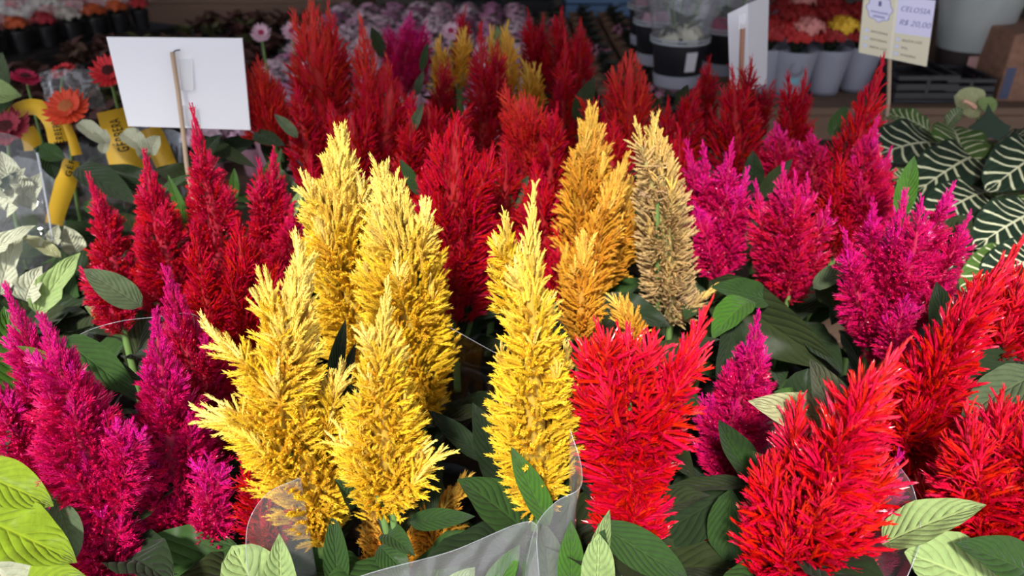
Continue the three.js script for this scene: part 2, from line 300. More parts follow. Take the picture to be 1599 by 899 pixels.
// k kind, l label, s: plumes { p path from tip to base, w width, D distance }
const PLANTS = {
  farleft: { k: 'magenta', l: 'magenta celosia at the left edge with a thin drooping tip', s: [{ p: [[12, 450], [48, 555], [92, 690], [130, 800]], w: 118, D: 0.52 }, { p: [[-14, 590], [30, 680], [90, 760]], w: 85, D: 0.5 }] },
  left: { k: 'magenta', l: 'tall bright magenta celosia in the lower left, foremost over the lime leaves', s: [{ p: [[66, 497], [105, 610], [135, 715], [168, 800]], w: 150, D: 0.45, neck: 0.5 }, { p: [[120, 700], [160, 790], [178, 930]], w: 96, D: 0.44, neck: 0.1 }, { p: [[205, 660], [190, 730], [178, 800]], w: 60, D: 0.44 }, { p: [[110, 800], [140, 860], [160, 930]], w: 80, D: 0.435 }] },
  leftpair: { k: 'magenta', l: 'deep magenta celosia left of the pale yellow plume, with a short side plume', s: [{ p: [[242, 490], [255, 600], [275, 720], [292, 840]], w: 150, D: 0.5 }, { p: [[327, 715], [332, 790], [330, 860]], w: 64, D: 0.47 }, { p: [[222, 715], [240, 770], [262, 830]], w: 66, D: 0.48 }] },
  leftback: { k: 'berry', l: 'dark magenta red celosia standing close behind the deep magenta one', s: [{ p: [[260, 425], [285, 520], [320, 620], [335, 720]], w: 140, D: 0.58 }] },
  hiddenred: { k: 'crimson', l: 'small crimson plume half hidden under the left yellow celosia behind film', s: [{ p: [[378, 712], [400, 760], [430, 860]], w: 90, D: 0.46, sub: 5 }] },
  yellow1: { k: 'yellow', l: 'broad yellow celosia at front left with a cream crown', s: [{ p: [[470, 418], [455, 530], [440, 640], [485, 760], [505, 850]], w: 158, D: 0.47, neck: 0.72, fl: 1.1 }, { p: [[338, 655], [395, 672], [455, 720]], w: 84, D: 0.455, sub: 4 }, { p: [[340, 530], [390, 575], [440, 640]], w: 46, D: 0.465, sub: 2 }, { p: [[420, 452], [432, 520], [448, 600]], w: 60, D: 0.47, sub: 3 }, { p: [[530, 590], [515, 650], [495, 730]], w: 66, D: 0.475, sub: 3 }] },
  yellow2: { k: 'yellow', l: 'slim yellow celosia beside the broad one, its stem showing at the foot', s: [{ p: [[605, 450], [596, 560], [598, 680], [598, 800]], w: 140, D: 0.45, neck: 0.35, spear: 1 }, { p: [[677, 715], [645, 745], [610, 790]], w: 52, D: 0.44, sub: 3 }, { p: [[540, 680], [560, 720], [590, 780]], w: 50, D: 0.44, sub: 3 }] },
  yellow3: { k: 'yellow', l: 'tallest yellow celosia with an open spiky top at left of centre', s: [{ p: [[532, 238], [535, 360], [555, 480], [575, 600]], w: 125, D: 0.66, shape: 'column', fl: 1.2 }] },
  yellow4: { k: 'yellow', l: 'golden celosia leaning against the tallest yellow plume on its right side', s: [{ p: [[600, 285], [625, 400], [640, 520], [655, 650]], w: 140, D: 0.61, shape: 'column', fl: 1.1 }] },
  yellow5: { k: 'yellow', l: 'tall narrow yellow celosia in the middle, pointed like a spear', s: [{ p: [[833, 298], [828, 430], [832, 560], [834, 690], [838, 800]], w: 142, D: 0.46, neck: 0.6, spear: 1 }, { p: [[788, 332], [797, 420], [812, 520]], w: 66, D: 0.55, sub: 5, spear: 1 }, { p: [[885, 560], [872, 640], [860, 740]], w: 50, D: 0.49, sub: 3 }] },
  lowyellow: { k: 'ochre', l: 'small golden tuft low behind the leaves at bottom centre', s: [{ p: [[715, 762], [690, 800], [672, 880]], w: 70, D: 0.52, sub: 5 }] },
  lowyellow2: { k: 'ochre', l: 'shaded golden plume under the slim yellow celosia by the pot rim', s: [{ p: [[585, 800], [605, 850], [620, 930]], w: 120, D: 0.51, sub: 6 }] },
  front: { k: 'red', l: 'large scarlet celosia at bottom right with pale pink tips leaning right', s: [{ p: [[1397, 560], [1348, 632], [1305, 720], [1275, 800]], w: 96, D: 0.4, neck: 0.1, fl: 1.15, sub: 8 }, { p: [[1286, 705], [1272, 770], [1250, 850], [1238, 960]], w: 196, D: 0.41, shape: 'bulb', neck: 0.2, fl: 1.1 }, { p: [[1395, 735], [1350, 775], [1290, 830]], w: 55, D: 0.4, sub: 3 }, { p: [[1208, 715], [1214, 780], [1230, 860]], w: 52, D: 0.41, sub: 3 }] },
  frontmag: { k: 'magenta', l: 'thin magenta celosia peeping out behind the large scarlet plume', s: [{ p: [[1404, 712], [1375, 780], [1350, 860], [1330, 930]], w: 90, D: 0.455 }] },
  twin: { k: 'red', l: 'scarlet celosia right of the middle, forked into two crowns', s: [{ p: [[1098, 494], [1060, 585], [1018, 680], [985, 790]], w: 98, D: 0.455, fl: 1.15 }, { p: [[972, 540], [966, 610], [980, 700], [985, 780]], w: 142, D: 0.465, shape: 'bulb', neck: 0.3 }, { p: [[938, 512], [946, 560], [958, 640]], w: 36, D: 0.46, sub: 2 }, { p: [[984, 514], [980, 560], [980, 640]], w: 36, D: 0.46, sub: 2 }, { p: [[930, 545], [935, 600], [960, 680]], w: 70, D: 0.47, sub: 4 }, { p: [[1020, 690], [990, 760], [985, 860]], w: 115, D: 0.455, sub: 6, neck: 0.1 }] },
  dusk: { k: 'magenta', l: 'dark magenta celosia standing alone among leaves right of the forked scarlet one', s: [{ p: [[1184, 492], [1172, 570], [1150, 650], [1130, 745]], w: 112, D: 0.57 }, { p: [[1098, 620], [1115, 680], [1130, 740]], w: 55, D: 0.57, sub: 4 }] },
  shade1: { k: 'crimson', l: 'shaded crimson plume deep between the scarlet celosias under green leaves', s: [{ p: [[1110, 780], [1100, 830], [1090, 900]], w: 120, D: 0.53 }] },
  right1: { k: 'red', l: 'long red celosia on the right arching up to the frame edge', s: [{ p: [[1592, 382], [1525, 480], [1460, 590], [1415, 700], [1400, 790]], w: 140, D: 0.51 , fl: 1.1 }, { p: [[1478, 560], [1450, 640], [1425, 720]], w: 75, D: 0.5, sub: 4 }] },
  right2: { k: 'red', l: 'orange red celosia cut by the right edge behind the arching one', s: [{ p: [[1620, 400], [1580, 470], [1550, 560], [1530, 640]], w: 160, D: 0.58 }] },
  right3: { k: 'red', l: 'bushy red celosia with several pink tips above the pale leaf at lower right', s: [{ p: [[1512, 640], [1520, 720], [1535, 830], [1540, 900]], w: 120, D: 0.42 }, { p: [[1562, 620], [1560, 700], [1555, 820]], w: 95, D: 0.43 }, { p: [[1480, 690], [1500, 760], [1520, 850]], w: 85, D: 0.43, sub: 5 }, { p: [[1612, 640], [1600, 740], [1590, 850]], w: 110, D: 0.42 }, { p: [[1435, 745], [1450, 800], [1470, 880]], w: 70, D: 0.46, sub: 5 }] },
  right4: { k: 'crimson', l: 'crimson celosia low in the right corner under the bushy red one', s: [{ p: [[1580, 770], [1570, 830], [1560, 930]], w: 140, D: 0.47 }] },
  crown: { k: 'magenta', l: 'wide magenta celosia of six pink flames beside the striped leaves', s: [{ p: [[1412, 300], [1400, 380], [1385, 470], [1380, 570]], w: 101, D: 0.66 }, { p: [[1440, 310], [1425, 400], [1400, 500]], w: 55, D: 0.65, sub: 4 }, { p: [[1486, 292], [1455, 360], [1415, 470]], w: 59, D: 0.66, sub: 5 }, { p: [[1362, 313], [1362, 400], [1375, 500]], w: 60, D: 0.67, sub: 5 }, { p: [[1318, 362], [1335, 440], [1355, 540]], w: 55, D: 0.66, sub: 5 }, { p: [[1510, 340], [1475, 420], [1430, 510]], w: 50, D: 0.66, sub: 4 }, { p: [[1415, 465], [1400, 520], [1390, 580]], w: 50, D: 0.62, sub: 4 }] },
  crown2: { k: 'berry', l: 'rose red celosia with upright fingers in the middle right, left of the wide magenta one', s: [{ p: [[1222, 262], [1222, 340], [1225, 470]], w: 77, D: 0.75 }, { p: [[1242, 268], [1240, 350], [1232, 460]], w: 42, D: 0.74, sub: 4 }, { p: [[1262, 272], [1252, 350], [1236, 460]], w: 44, D: 0.75, sub: 4 }, { p: [[1296, 315], [1270, 390], [1240, 470]], w: 50, D: 0.75, sub: 4 }, { p: [[1180, 285], [1190, 360], [1210, 460]], w: 42, D: 0.76, sub: 4 }] },
  crown3: { k: 'magenta', l: 'magenta celosia of slim pink flames right next to the withered yellow one', s: [{ p: [[1142, 226], [1130, 320], [1125, 430]], w: 67, D: 0.79 }, { p: [[1098, 224], [1105, 320], [1115, 430]], w: 50, D: 0.8, sub: 5 }, { p: [[1073, 224], [1090, 320], [1110, 420]], w: 46, D: 0.82, sub: 4 }, { p: [[1166, 272], [1150, 340], [1130, 430]], w: 50, D: 0.78, sub: 5 }, { p: [[1085, 320], [1100, 370], [1120, 440]], w: 46, D: 0.77, sub: 4 }] },
  faded: { k: 'faded', l: 'withered beige yellow celosia going to seed right of the middle', s: [{ p: [[1022, 204], [1032, 300], [1040, 400], [1048, 500]], w: 88, D: 0.74, shape: 'column', neck: 0.2 }, { p: [[996, 204], [1010, 260], [1025, 320]], w: 34, D: 0.73, sub: 0 }, { p: [[1103, 460], [1080, 480], [1055, 500]], w: 36, D: 0.73, sub: 1 }] },
  ochre1: { k: 'ochre', l: 'golden celosia behind the middle with a bright brush-like top', s: [{ p: [[924, 186], [918, 270], [908, 360], [900, 440]], w: 84, D: 0.8, shape: 'column' }, { p: [[972, 266], [945, 340], [915, 430], [908, 500]], w: 82, D: 0.77 }, { p: [[980, 300], [965, 370], [940, 450]], w: 75, D: 0.82 }] },
  ochre2: { k: 'ochre', l: 'small golden celosia between the spear-like yellow plume and a dark leaf', s: [{ p: [[913, 388], [908, 450], [910, 540]], w: 62, D: 0.63, sub: 5 }] },
  ochre3: { k: 'ochre', l: 'tiny golden celosia tip just above the forked scarlet plume', s: [{ p: [[976, 482], [985, 510], [992, 545]], w: 36, D: 0.6, sub: 3 }] },
  wine1: { k: 'crimson', l: 'crimson celosia directly behind the spear-like yellow plume', s: [{ p: [[834, 252], [845, 340], [858, 460]], w: 120, D: 0.84 }, { p: [[885, 345], [880, 400], [870, 470]], w: 60, D: 0.8 }] },
  wine2: { k: 'crimson', l: 'broad dark crimson celosia in the centre right of the golden ones', s: [{ p: [[712, 186], [712, 280], [710, 380], [708, 490]], w: 140, D: 0.82, shape: 'column', neck: 0.1 }, { p: [[757, 240], [758, 330], [750, 440]], w: 75, D: 0.86 }, { p: [[664, 260], [670, 350], [680, 450]], w: 60, D: 0.84 }] },
  lone1: { k: 'rose', l: 'tall red celosia with a thin pink tip in front of the blank white card', s: [{ p: [[300, 172], [318, 260], [338, 370], [345, 500]], w: 105, D: 0.78, neck: 0.1 }] },
  lone2: { k: 'rose', l: 'pointed pinkish red celosia second from the left in the back row', s: [{ p: [[226, 238], [240, 320], [262, 410], [275, 500]], w: 105, D: 0.75, neck: 0.1 }] },
  lone3: { k: 'rose', l: 'small leaning pinkish red celosia near the yellow printed sleeves', s: [{ p: [[138, 276], [165, 340], [180, 420], [190, 490]], w: 70, D: 0.78, neck: 0.2 }] },
  lone4: { k: 'rose', l: 'slim red celosia with two thin tips between white card and tall yellow plume', s: [{ p: [[427, 236], [428, 330], [425, 440]], w: 78, D: 0.8 }, { p: [[404, 252], [412, 330], [415, 430]], w: 52, D: 0.79 }, { p: [[455, 330], [452, 400], [440, 470]], w: 70, D: 0.78 }] },
  lone5: { k: 'rose', l: 'short reddish plume under a grey green leaf at far left', s: [{ p: [[132, 425], [165, 460], [195, 520]], w: 60, D: 0.68 }] },
  lone6: { k: 'crimson', l: 'dark crimson mass of plume below the slim two-tipped red celosia', s: [{ p: [[372, 350], [380, 430], [385, 560]], w: 130, D: 0.7, neck: 0.05 }, { p: [[300, 360], [318, 440], [335, 570]], w: 80, D: 0.68 }] },
  back1: { k: 'orange', l: 'small orange red celosia at the lower right corner of the white card', s: [{ p: [[392, 112], [405, 160], [430, 225]], w: 85, D: 1.05, shape: 'bulb' }, { p: [[425, 122], [432, 170], [440, 230]], w: 55, D: 1.07 }] },
  back2: { k: 'orange', l: 'tallest orange red celosia of all, topmost in the back row', s: [{ p: [[487, 2], [492, 80], [505, 170], [515, 260]], w: 95, D: 1.12, shape: 'column' }, { p: [[512, 8], [520, 80], [530, 170]], w: 60, D: 1.14 }] },
  back3: { k: 'orange', l: 'orange red celosia right of the tallest one with a single spike on top', s: [{ p: [[563, 28], [572, 100], [580, 190], [575, 300]], w: 98, D: 1.1 }, { p: [[604, 90], [605, 160], [590, 260]], w: 70, D: 1.08 }] },
  back4: { k: 'crimson', l: 'narrow red celosia below the tallest orange one', s: [{ p: [[462, 130], [474, 200], [490, 300]], w: 70, D: 0.98 }, { p: [[500, 165], [510, 220], [515, 310]], w: 80, D: 1.0 }] },
  back5: { k: 'crimson', l: 'wide deep red celosia behind the tallest yellow plume', s: [{ p: [[612, 130], [605, 200], [590, 310]], w: 120, D: 1.02, shape: 'bulb' }, { p: [[548, 180], [552, 240], [550, 320]], w: 90, D: 0.98, shape: 'bulb' }] },
  back6: { k: 'magenta', l: 'dark magenta celosia in the back row against the pale pink pots', s: [{ p: [[641, 22], [636, 70], [632, 150]], w: 60, D: 1.3 }, { p: [[606, 40], [612, 80], [620, 140]], w: 36, D: 1.32 }, { p: [[663, 38], [655, 80], [645, 140]], w: 40, D: 1.3 }] },
  back7: { k: 'crimson', l: 'thin crimson spire between small golden tufts at the back', s: [{ p: [[726, 14], [722, 60], [716, 130]], w: 32, D: 1.36 }] },
  tuft1: { k: 'ochre', l: 'leftmost small golden tuft in the back row', s: [{ p: [[686, 74], [690, 105], [692, 160]], w: 40, D: 1.28, sub: 4 }] },
  tuft2: { k: 'ochre', l: 'second small golden tuft, beside the thin crimson spire', s: [{ p: [[724, 54], [722, 85], [718, 140]], w: 34, D: 1.3, sub: 4 }] },
  tuft3: { k: 'ochre', l: 'golden tuft with a pale leaf, right of the tall red spire at the back', s: [{ p: [[790, 50], [793, 100], [797, 170]], w: 42, D: 1.28, sub: 4 }, { p: [[767, 56], [768, 85], [772, 130]], w: 22, D: 1.29, sub: 2 }] },
  tuft4: { k: 'ochre', l: 'rightmost small golden tuft in the back row', s: [{ p: [[824, 110], [828, 140], [830, 180]], w: 38, D: 1.2, sub: 4 }, { p: [[841, 118], [838, 145], [834, 180]], w: 24, D: 1.2, sub: 2 }] },
  back8: { k: 'crimson', l: 'tall red celosia spire with two tips left of the golden tuft and pale leaf', s: [{ p: [[751, 38], [752, 110], [757, 190], [760, 270]], w: 78, D: 1.12 }, { p: [[778, 60], [776, 120], [770, 200]], w: 50, D: 1.13 }] },
  back9: { k: 'crimson', l: 'small red celosia in front of the leftmost golden tuft', s: [{ p: [[699, 96], [692, 140], [684, 200]], w: 42, D: 1.16 }] },
  back10: { k: 'crimson', l: 'red celosia with a bent pinkish tip above the dark centre plume', s: [{ p: [[668, 165], [675, 210], [682, 290]], w: 70, D: 0.98, shape: 'bulb' }, { p: [[735, 166], [712, 205], [694, 280]], w: 60, D: 0.97 }] },
  back11: { k: 'crimson', l: 'dark wine red celosia with a forked top at the back middle', s: [{ p: [[825, 20], [832, 70], [840, 150]], w: 52, D: 1.36 }, { p: [[848, 28], [844, 70], [840, 140]], w: 36, D: 1.37 }] },
  back12: { k: 'crimson', l: 'wine red celosia spire right of the forked one', s: [{ p: [[877, 16], [872, 70], [868, 150]], w: 58, D: 1.33 }] },
  back13: { k: 'crimson', l: 'red celosia spire at the right end of the farthest row', s: [{ p: [[907, 32], [905, 90], [900, 170]], w: 56, D: 1.28 }] },
  back14: { k: 'crimson', l: 'slender red celosia left of the rounded orange red one', s: [{ p: [[883, 54], [880, 130], [876, 210], [870, 290]], w: 66, D: 1.1 }] },
  back15: { k: 'orange', l: 'dusty pink red celosia behind the spear-like yellow plume, with a fuzzy top', s: [{ p: [[818, 152], [822, 200], [826, 290]], w: 88, D: 0.96, shape: 'bulb' }] },
  back16: { k: 'crimson', l: 'narrow red celosia between the fuzzy one and the golden brush', s: [{ p: [[870, 165], [862, 230], [856, 330]], w: 60, D: 0.92 }] },
  back17: { k: 'orange', l: 'rounded orange red celosia standing free in front of the dark pots', s: [{ p: [[984, 86], [982, 150], [980, 220], [978, 300]], w: 80, D: 1.06, shape: 'bulb', neck: 0.1 }] },
  back18: { k: 'crimson', l: 'low red celosia tip at the left foot of the rounded orange one', s: [{ p: [[906, 156], [930, 190], [948, 250]], w: 60, D: 1.0, sub: 4 }] },
  back19: { k: 'crimson', l: 'wine red celosia in front of the black flower buckets', s: [{ p: [[1108, 92], [1104, 140], [1098, 210]], w: 44, D: 1.2 }] },
  back20: { k: 'crimson', l: 'red celosia with spiky top right of the rounded orange one', s: [{ p: [[1090, 130], [1072, 190], [1055, 290]], w: 84, D: 1.04 }, { p: [[1043, 156], [1040, 210], [1040, 280]], w: 44, D: 1.03 }, { p: [[1020, 200], [1028, 240], [1040, 300]], w: 50, D: 1.0 }] },
  back21: { k: 'crimson', l: 'red celosia in front of the narrow grey card', s: [{ p: [[1143, 110], [1148, 180], [1146, 290]], w: 96, D: 1.02 }] },
  back22: { k: 'crimson', l: 'thin wine red spire at the right foot of the narrow grey card', s: [{ p: [[1174, 90], [1167, 140], [1160, 220]], w: 46, D: 1.12 }, { p: [[1208, 128], [1192, 165], [1175, 230]], w: 40, D: 1.13 }] },
  back23: { k: 'crimson', l: 'red celosia with two horns in front of the grey flower pots', s: [{ p: [[1230, 114], [1235, 180], [1238, 290]], w: 72, D: 1.04 }, { p: [[1258, 108], [1250, 180], [1244, 280]], w: 44, D: 1.04 }] },
  back24: { k: 'crimson', l: 'tall red celosia pointing up at the price card', s: [{ p: [[1379, 92], [1352, 180], [1318, 270], [1300, 350]], w: 92, D: 0.93 }] },
  back25: { k: 'berry', l: 'rose celosia with a pink tip below the price card stick', s: [{ p: [[1368, 190], [1350, 260], [1345, 380]], w: 96, D: 0.84 }, { p: [[1390, 235], [1372, 290], [1356, 370]], w: 50, D: 0.85, sub: 5 }] },
  back26: { k: 'berry', l: 'shaded rose celosia between the two-horned red one and the rose red fingers', s: [{ p: [[1212, 195], [1214, 240], [1218, 310]], w: 74, D: 0.94 }, { p: [[1265, 205], [1268, 250], [1270, 320]], w: 60, D: 0.93 }] },
  back27: { k: 'crimson', l: 'dark red celosia right of the slim magenta flames', s: [{ p: [[1312, 250], [1310, 320], [1305, 400]], w: 80, D: 0.84 }] },
  back28: { k: 'crimson', l: 'dark red celosia hidden behind the golden brush-like top', s: [{ p: [[960, 185], [955, 260], [950, 350]], w: 80, D: 0.9 }, { p: [[1060, 200], [1062, 270], [1062, 360]], w: 70, D: 0.92 }] },
  back29: { k: 'crimson', l: 'dark red celosia behind the slim two-tipped red one', s: [{ p: [[485, 250], [490, 320], [492, 420]], w: 80, D: 0.86 }, { p: [[640, 180], [640, 250], [638, 330]], w: 60, D: 0.94 }] },
  back30: { k: 'crimson', l: 'deep red celosia right of the dark centre plume beside the spear-like yellow one', s: [{ p: [[790, 225], [790, 300], [780, 400]], w: 90, D: 0.9 }] },
};
const foot = {}; let order = 0;
for (const k in PLANTS) {          // every plant stands in its own pot: the pots share the bench without touching
  const P = PLANTS[k], m = V(0, 0, 0); let n = 0;
  for (const s of P.s) { const D = [].concat(s.D), b = at(...s.p[s.p.length - 1], D[1] ?? D[0]); m.add(b); n++; if (n === 1) P.base0 = b.clone(); }
  foot[k] = V(P.base0.x, 0, Math.min(-0.24, P.base0.z - 0.03)); P.i = order++;
}
{
  const ks = Object.keys(foot), gap = 0.093;
  for (let it = 0; it < 400; it++) for (let i = 0; i < ks.length; i++) for (let j = i + 1; j < ks.length; j++) {
    const a = foot[ks[i]], b = foot[ks[j]], dx = b.x - a.x, dz = b.z - a.z, d = Math.hypot(dx, dz) || 1e-4;
    if (d < gap) { const k = (gap - d) / d * 0.5; a.x -= dx * k; a.z -= dz * k; b.x += dx * k; b.z += dz * k; a.z = Math.min(-0.22, a.z); b.z = Math.min(-0.22, b.z); }
  }
}
const G = {};
for (const k in PLANTS) {
  const P = PLANTS[k], f = foot[k], g = G[k] = thing('celosia_plant', P.l, 'flower', V(f.x, BENCH, f.z)), r = rngOf(500 + P.i), far = P.s[0].D > 0.88;
  const stemEnds = [];
  P.s.forEach((s) => stemEnds.push(plume(g, P.k, s, far)));
  mesh('pot', potGeo, potMat, g); mesh('soil', soilGeo, soilMat, g);
  const rootP = V(0, 0.078, 0), fork = stemEnds[0].clone().sub(g.position).multiplyScalar(0.5).add(V(0, 0.02, 0)).lerp(V(0, 0.12, 0), 0.3);
  stemEnds.forEach((e, i) => {
    const q = e.clone().sub(g.position);
    if (i === 0) mesh('stem', tube([rootP, fork, q.clone().lerp(fork, 0.3).add(V(0, -0.005, 0)), q.clone().add(V(0, 0.01, 0))], 0.0052, 0.0036, 7, 14), stemMat, g);
    else if (q.distanceTo(stemEnds[0].clone().sub(g.position)) > 0.012) mesh('stem', tube([fork, fork.clone().lerp(q, 0.5).add(V(0, -0.01, 0)), q.clone().add(V(0, 0.008, 0))], 0.0038, 0.0028, 6, 8), stemMat, g);
  });
  const top = stemEnds[0].clone(), nl = far ? 6 : k === 'yellow2' || k === 'yellow1' || k === 'lowyellow2' ? 3 : 8;
  for (let i = 0; i < nl; i++) {            // leaves round the stem below the plume
    const t = 0.25 + 0.62 * (i + 0.5) / nl, a = i * 2.4 + r() * 0.8 + P.i, L = 0.07 + 0.045 * r(), b = V(f.x, BENCH + 0.09, f.z).lerp(top, t);
    const d = V(Math.cos(a), 0.25 + 0.5 * r() - 0.3 * (1 - t), Math.sin(a)).normalize(), tip = b.clone().addScaledVector(d, L);
    if (tip.z > -0.2 || tip.y > top.y + 0.015) tip.y -= 0.06;
    if (tip.z > -0.17) continue;
    leaf(g, b, tip, L * (0.34 + 0.12 * r()), r() < 0.3 ? LEAF.mid : r() < 0.5 ? LEAF.olive : LEAF.dark, { up: V(0, 1, 0), bend: 0.9, fold: 0.3, seed: 1 + (i % 3), wave: 0.1 });
  }
}
// ---------------------------------------------------------------- leaves that the photograph shows one by one
function LF(key, b, t, w, m, o = {}) {
  const B = at(...b), T = at(...t); return leaf(G[key] ?? key, B, T, metres(w, B.clone().lerp(T, 0.5)), LEAF[m], o);
}
LF('crown', [1108, 438, 0.76], [1308, 574, 0.68], 92, 'olive', { bend: 0.9, fold: 0.22, roll: 0.55, blunt: 0.5 });
LF('faded', [930, 474, 0.72], [1046, 510, 0.69], 56, 'dark', { bend: 0.5, roll: -0.3 });
LF('crown3', [1172, 468, 0.68], [1112, 530, 0.64], 52, 'bright', { bend: 0.9, roll: 0.3 });
LF('crown3', [1150, 490, 0.67], [1118, 598, 0.62], 42, 'dark', { bend: 0.6, roll: -0.5 });
LF('crown3', [1200, 470, 0.72], [1110, 448, 0.7], 46, 'mid', { bend: 0.7 });
LF('dusk', [1178, 752, 0.5], [1122, 655, 0.5], 48, 'mid', { bend: -1.2, fold: 0.7, twist: 0.6 });
LF('dusk', [1176, 756, 0.49], [1018, 772, 0.47], 34, 'olive', { bend: 0.8, roll: 0.5 });
LF('dusk', [1150, 762, 0.5], [1008, 846, 0.5], 82, 'dark', { bend: 0.5, roll: -0.2 });
LF('dusk', [1142, 762, 0.485], [1138, 876, 0.47], 60, 'mid', { bend: 0.7, fold: 0.5, roll: 0.2 });
LF('twin', [932, 818, 0.41], [1075, 905, 0.4], 62, 'mid', { bend: 0.5, fold: 0.3, roll: 0.2 });
LF('twin', [925, 905, 0.4], [952, 795, 0.41], 34, 'pale', { bend: -0.5, fold: 0.8 });
LF('twin', [932, 935, 0.395], [935, 832, 0.4], 52, 'pale', { bend: 1.0, fold: 0.4, sharp: 0.5 });
LF('front', [1285, 652, 0.47], [1168, 626, 0.46], 62, 'cream', { bend: 1.1, fold: 0.4, roll: -0.35 });
LF('front', [1238, 700, 0.46], [1258, 640, 0.47], 66, 'cream', { bend: 0.5, roll: 0.5 });
LF('front', [1312, 672, 0.46], [1264, 560, 0.46], 64, 'purple', { bend: -0.4, fold: 0.6 });
LF('dusk', [1250, 665, 0.53], [1262, 575, 0.55], 70, 'dark', { bend: 0.6, sharp: 0.6 });
LF('dusk', [1260, 640, 0.5], [1208, 612, 0.49], 34, 'bright', { bend: 0.9, roll: 0.4 });
LF('right3', [1378, 850, 0.4], [1540, 788, 0.385], 66, 'pale', { bend: 0.8, fold: 0.35, roll: -0.2 });
LF('right3', [1560, 925, 0.37], [1412, 862, 0.38], 118, 'pale', { bend: 0.5, fold: 0.15, sharp: 0.6, blunt: 0.5 });
LF('right3', [1620, 905, 0.37], [1490, 848, 0.375], 74, 'mid', { bend: 1.1, fold: 0.3 });
LF('right2', [1625, 580, 0.5], [1500, 652, 0.48], 66, 'grey', { bend: 0.4, roll: 0.2 });
LF('right2', [1600, 560, 0.55], [1480, 600, 0.53], 60, 'dark', { bend: 0.5 });
LF('left', [-50, 730, 0.42], [84, 790, 0.41], 72, 'lime', { bend: 0.5, roll: 0.1 });
LF('left', [-50, 800, 0.4], [120, 878, 0.39], 96, 'lime', { bend: 0.6, fold: 0.2, blunt: 0.5, wave: 0.2 });
LF('left', [-60, 840, 0.385], [40, 935, 0.385], 120, 'white', { bend: 0.5 });
LF('left', [10, 915, 0.39], [135, 900, 0.39], 66, 'lime', { bend: 0.9 });
LF('left', [88, 780, 0.425], [118, 872, 0.41], 46, 'grey', { bend: 0.6, fold: 0.5 });
LF('farleft', [30, 615, 0.53], [6, 478, 0.54], 74, 'bright', { bend: -0.5, fold: 0.35 });
LF('farleft', [82, 562, 0.48], [26, 540, 0.47], 14, 'lime', { bend: 0.6 });
LF('farleft', [-20, 720, 0.5], [25, 640, 0.5], 60, 'dark', { bend: 0.4 });
LF('leftpair', [96, 530, 0.55], [218, 622, 0.5], 56, 'mid', { bend: 0.7, fold: 0.25 });
LF('leftpair', [120, 560, 0.56], [225, 600, 0.52], 40, 'olive', { bend: 0.5 });
LF('leftpair', [200, 660, 0.5], [195, 735, 0.48], 34, 'grey', { bend: 0.5 });
LF('leftpair', [370, 850, 0.46], [195, 925, 0.43], 120, 'mid', { bend: 0.5, fold: 0.15, sharp: 0.6 });
LF('leftpair', [225, 900, 0.44], [300, 960, 0.42], 80, 'mid', { bend: 0.7 });
LF('leftpair', [230, 790, 0.49], [215, 880, 0.46], 60, 'dark', { bend: 0.4 });
LF('yellow1', [420, 955, 0.4], [362, 852, 0.415], 96, 'pale', { bend: 0.5, sharp: 0.5, blunt: 0.4 });
LF('yellow1', [440, 925, 0.4], [436, 832, 0.405], 52, 'pale', { bend: 0.8, fold: 0.55 });
LF('yellow1', [545, 800, 0.445], [522, 748, 0.44], 40, 'mid', { bend: 1.2, fold: 0.4, roll: 0.6 });
LF('yellow1', [528, 925, 0.43], [520, 800, 0.45], 40, 'mid', { bend: 0.3 });
LF('yellow2', [600, 832, 0.445], [648, 868, 0.42], 36, 'mid', { bend: 1.5, fold: 0.5 });
LF('yellow2', [592, 852, 0.44], [638, 902, 0.42], 46, 'mid', { bend: 0.9 });
LF('yellow2', [640, 815, 0.46], [742, 806, 0.44], 34, 'mid', { bend: 0.6, roll: 0.2 });
LF('yellow2', [680, 700, 0.52], [672, 822, 0.45], 30, 'dark', { bend: 0.4 });
LF('yellow5', [830, 838, 0.46], [714, 748, 0.46], 84, 'mid', { bend: 0.5, fold: 0.2, roll: 0.2 });
LF('yellow5', [790, 770, 0.52], [738, 628, 0.53], 54, 'dark', { bend: 0.5 });
LF('yellow5', [760, 720, 0.53], [668, 640, 0.55], 34, 'dark', { bend: 0.3 });
LF('yellow5', [858, 820, 0.42], [798, 697, 0.425], 42, 'bright', { bend: -0.6, fold: 0.4, twist: 0.5 });
LF('yellow5', [892, 930, 0.4], [892, 812, 0.405], 44, 'bright', { bend: 0.3 });
LF('yellow5', [860, 940, 0.41], [850, 815, 0.42], 66, 'grey', { bend: 0.3 });
LF('lone5', [222, 478, 0.66], [130, 420, 0.66], 46, 'grey', { bend: 0.5, roll: -0.2 });
LF('yellow3', [518, 610, 0.58], [540, 498, 0.57], 26, 'dark', { bend: 0.4 });
LF('yellow3', [530, 620, 0.57], [556, 535, 0.57], 20, 'dark', { bend: 0.4 });
LF('yellow3', [540, 640, 0.55], [520, 590, 0.55], 40, 'olive', { bend: 0.4 });
LF('wine2', [655, 305, 0.84], [624, 248, 0.85], 20, 'mid', { bend: 0.5 });
LF('back4', [465, 215, 0.95], [428, 178, 0.96], 18, 'grey', { bend: 0.4 });
LF('lone4', [395, 335, 0.84], [440, 232, 0.86], 30, 'mid', { bend: 0.5 });
LF('lone4', [470, 350, 0.82], [438, 262, 0.83], 34, 'grey', { bend: 0.4 });
LF('lone4', [452, 342, 0.8], [474, 292, 0.8], 16, 'pale', { bend: 0.6 });
LF('lone4', [366, 310, 0.86], [366, 262, 0.86], 16, 'bright', { bend: 0.4 });
LF('lone2', [300, 380, 0.8], [262, 272, 0.82], 20, 'bright', { bend: 0.5 });
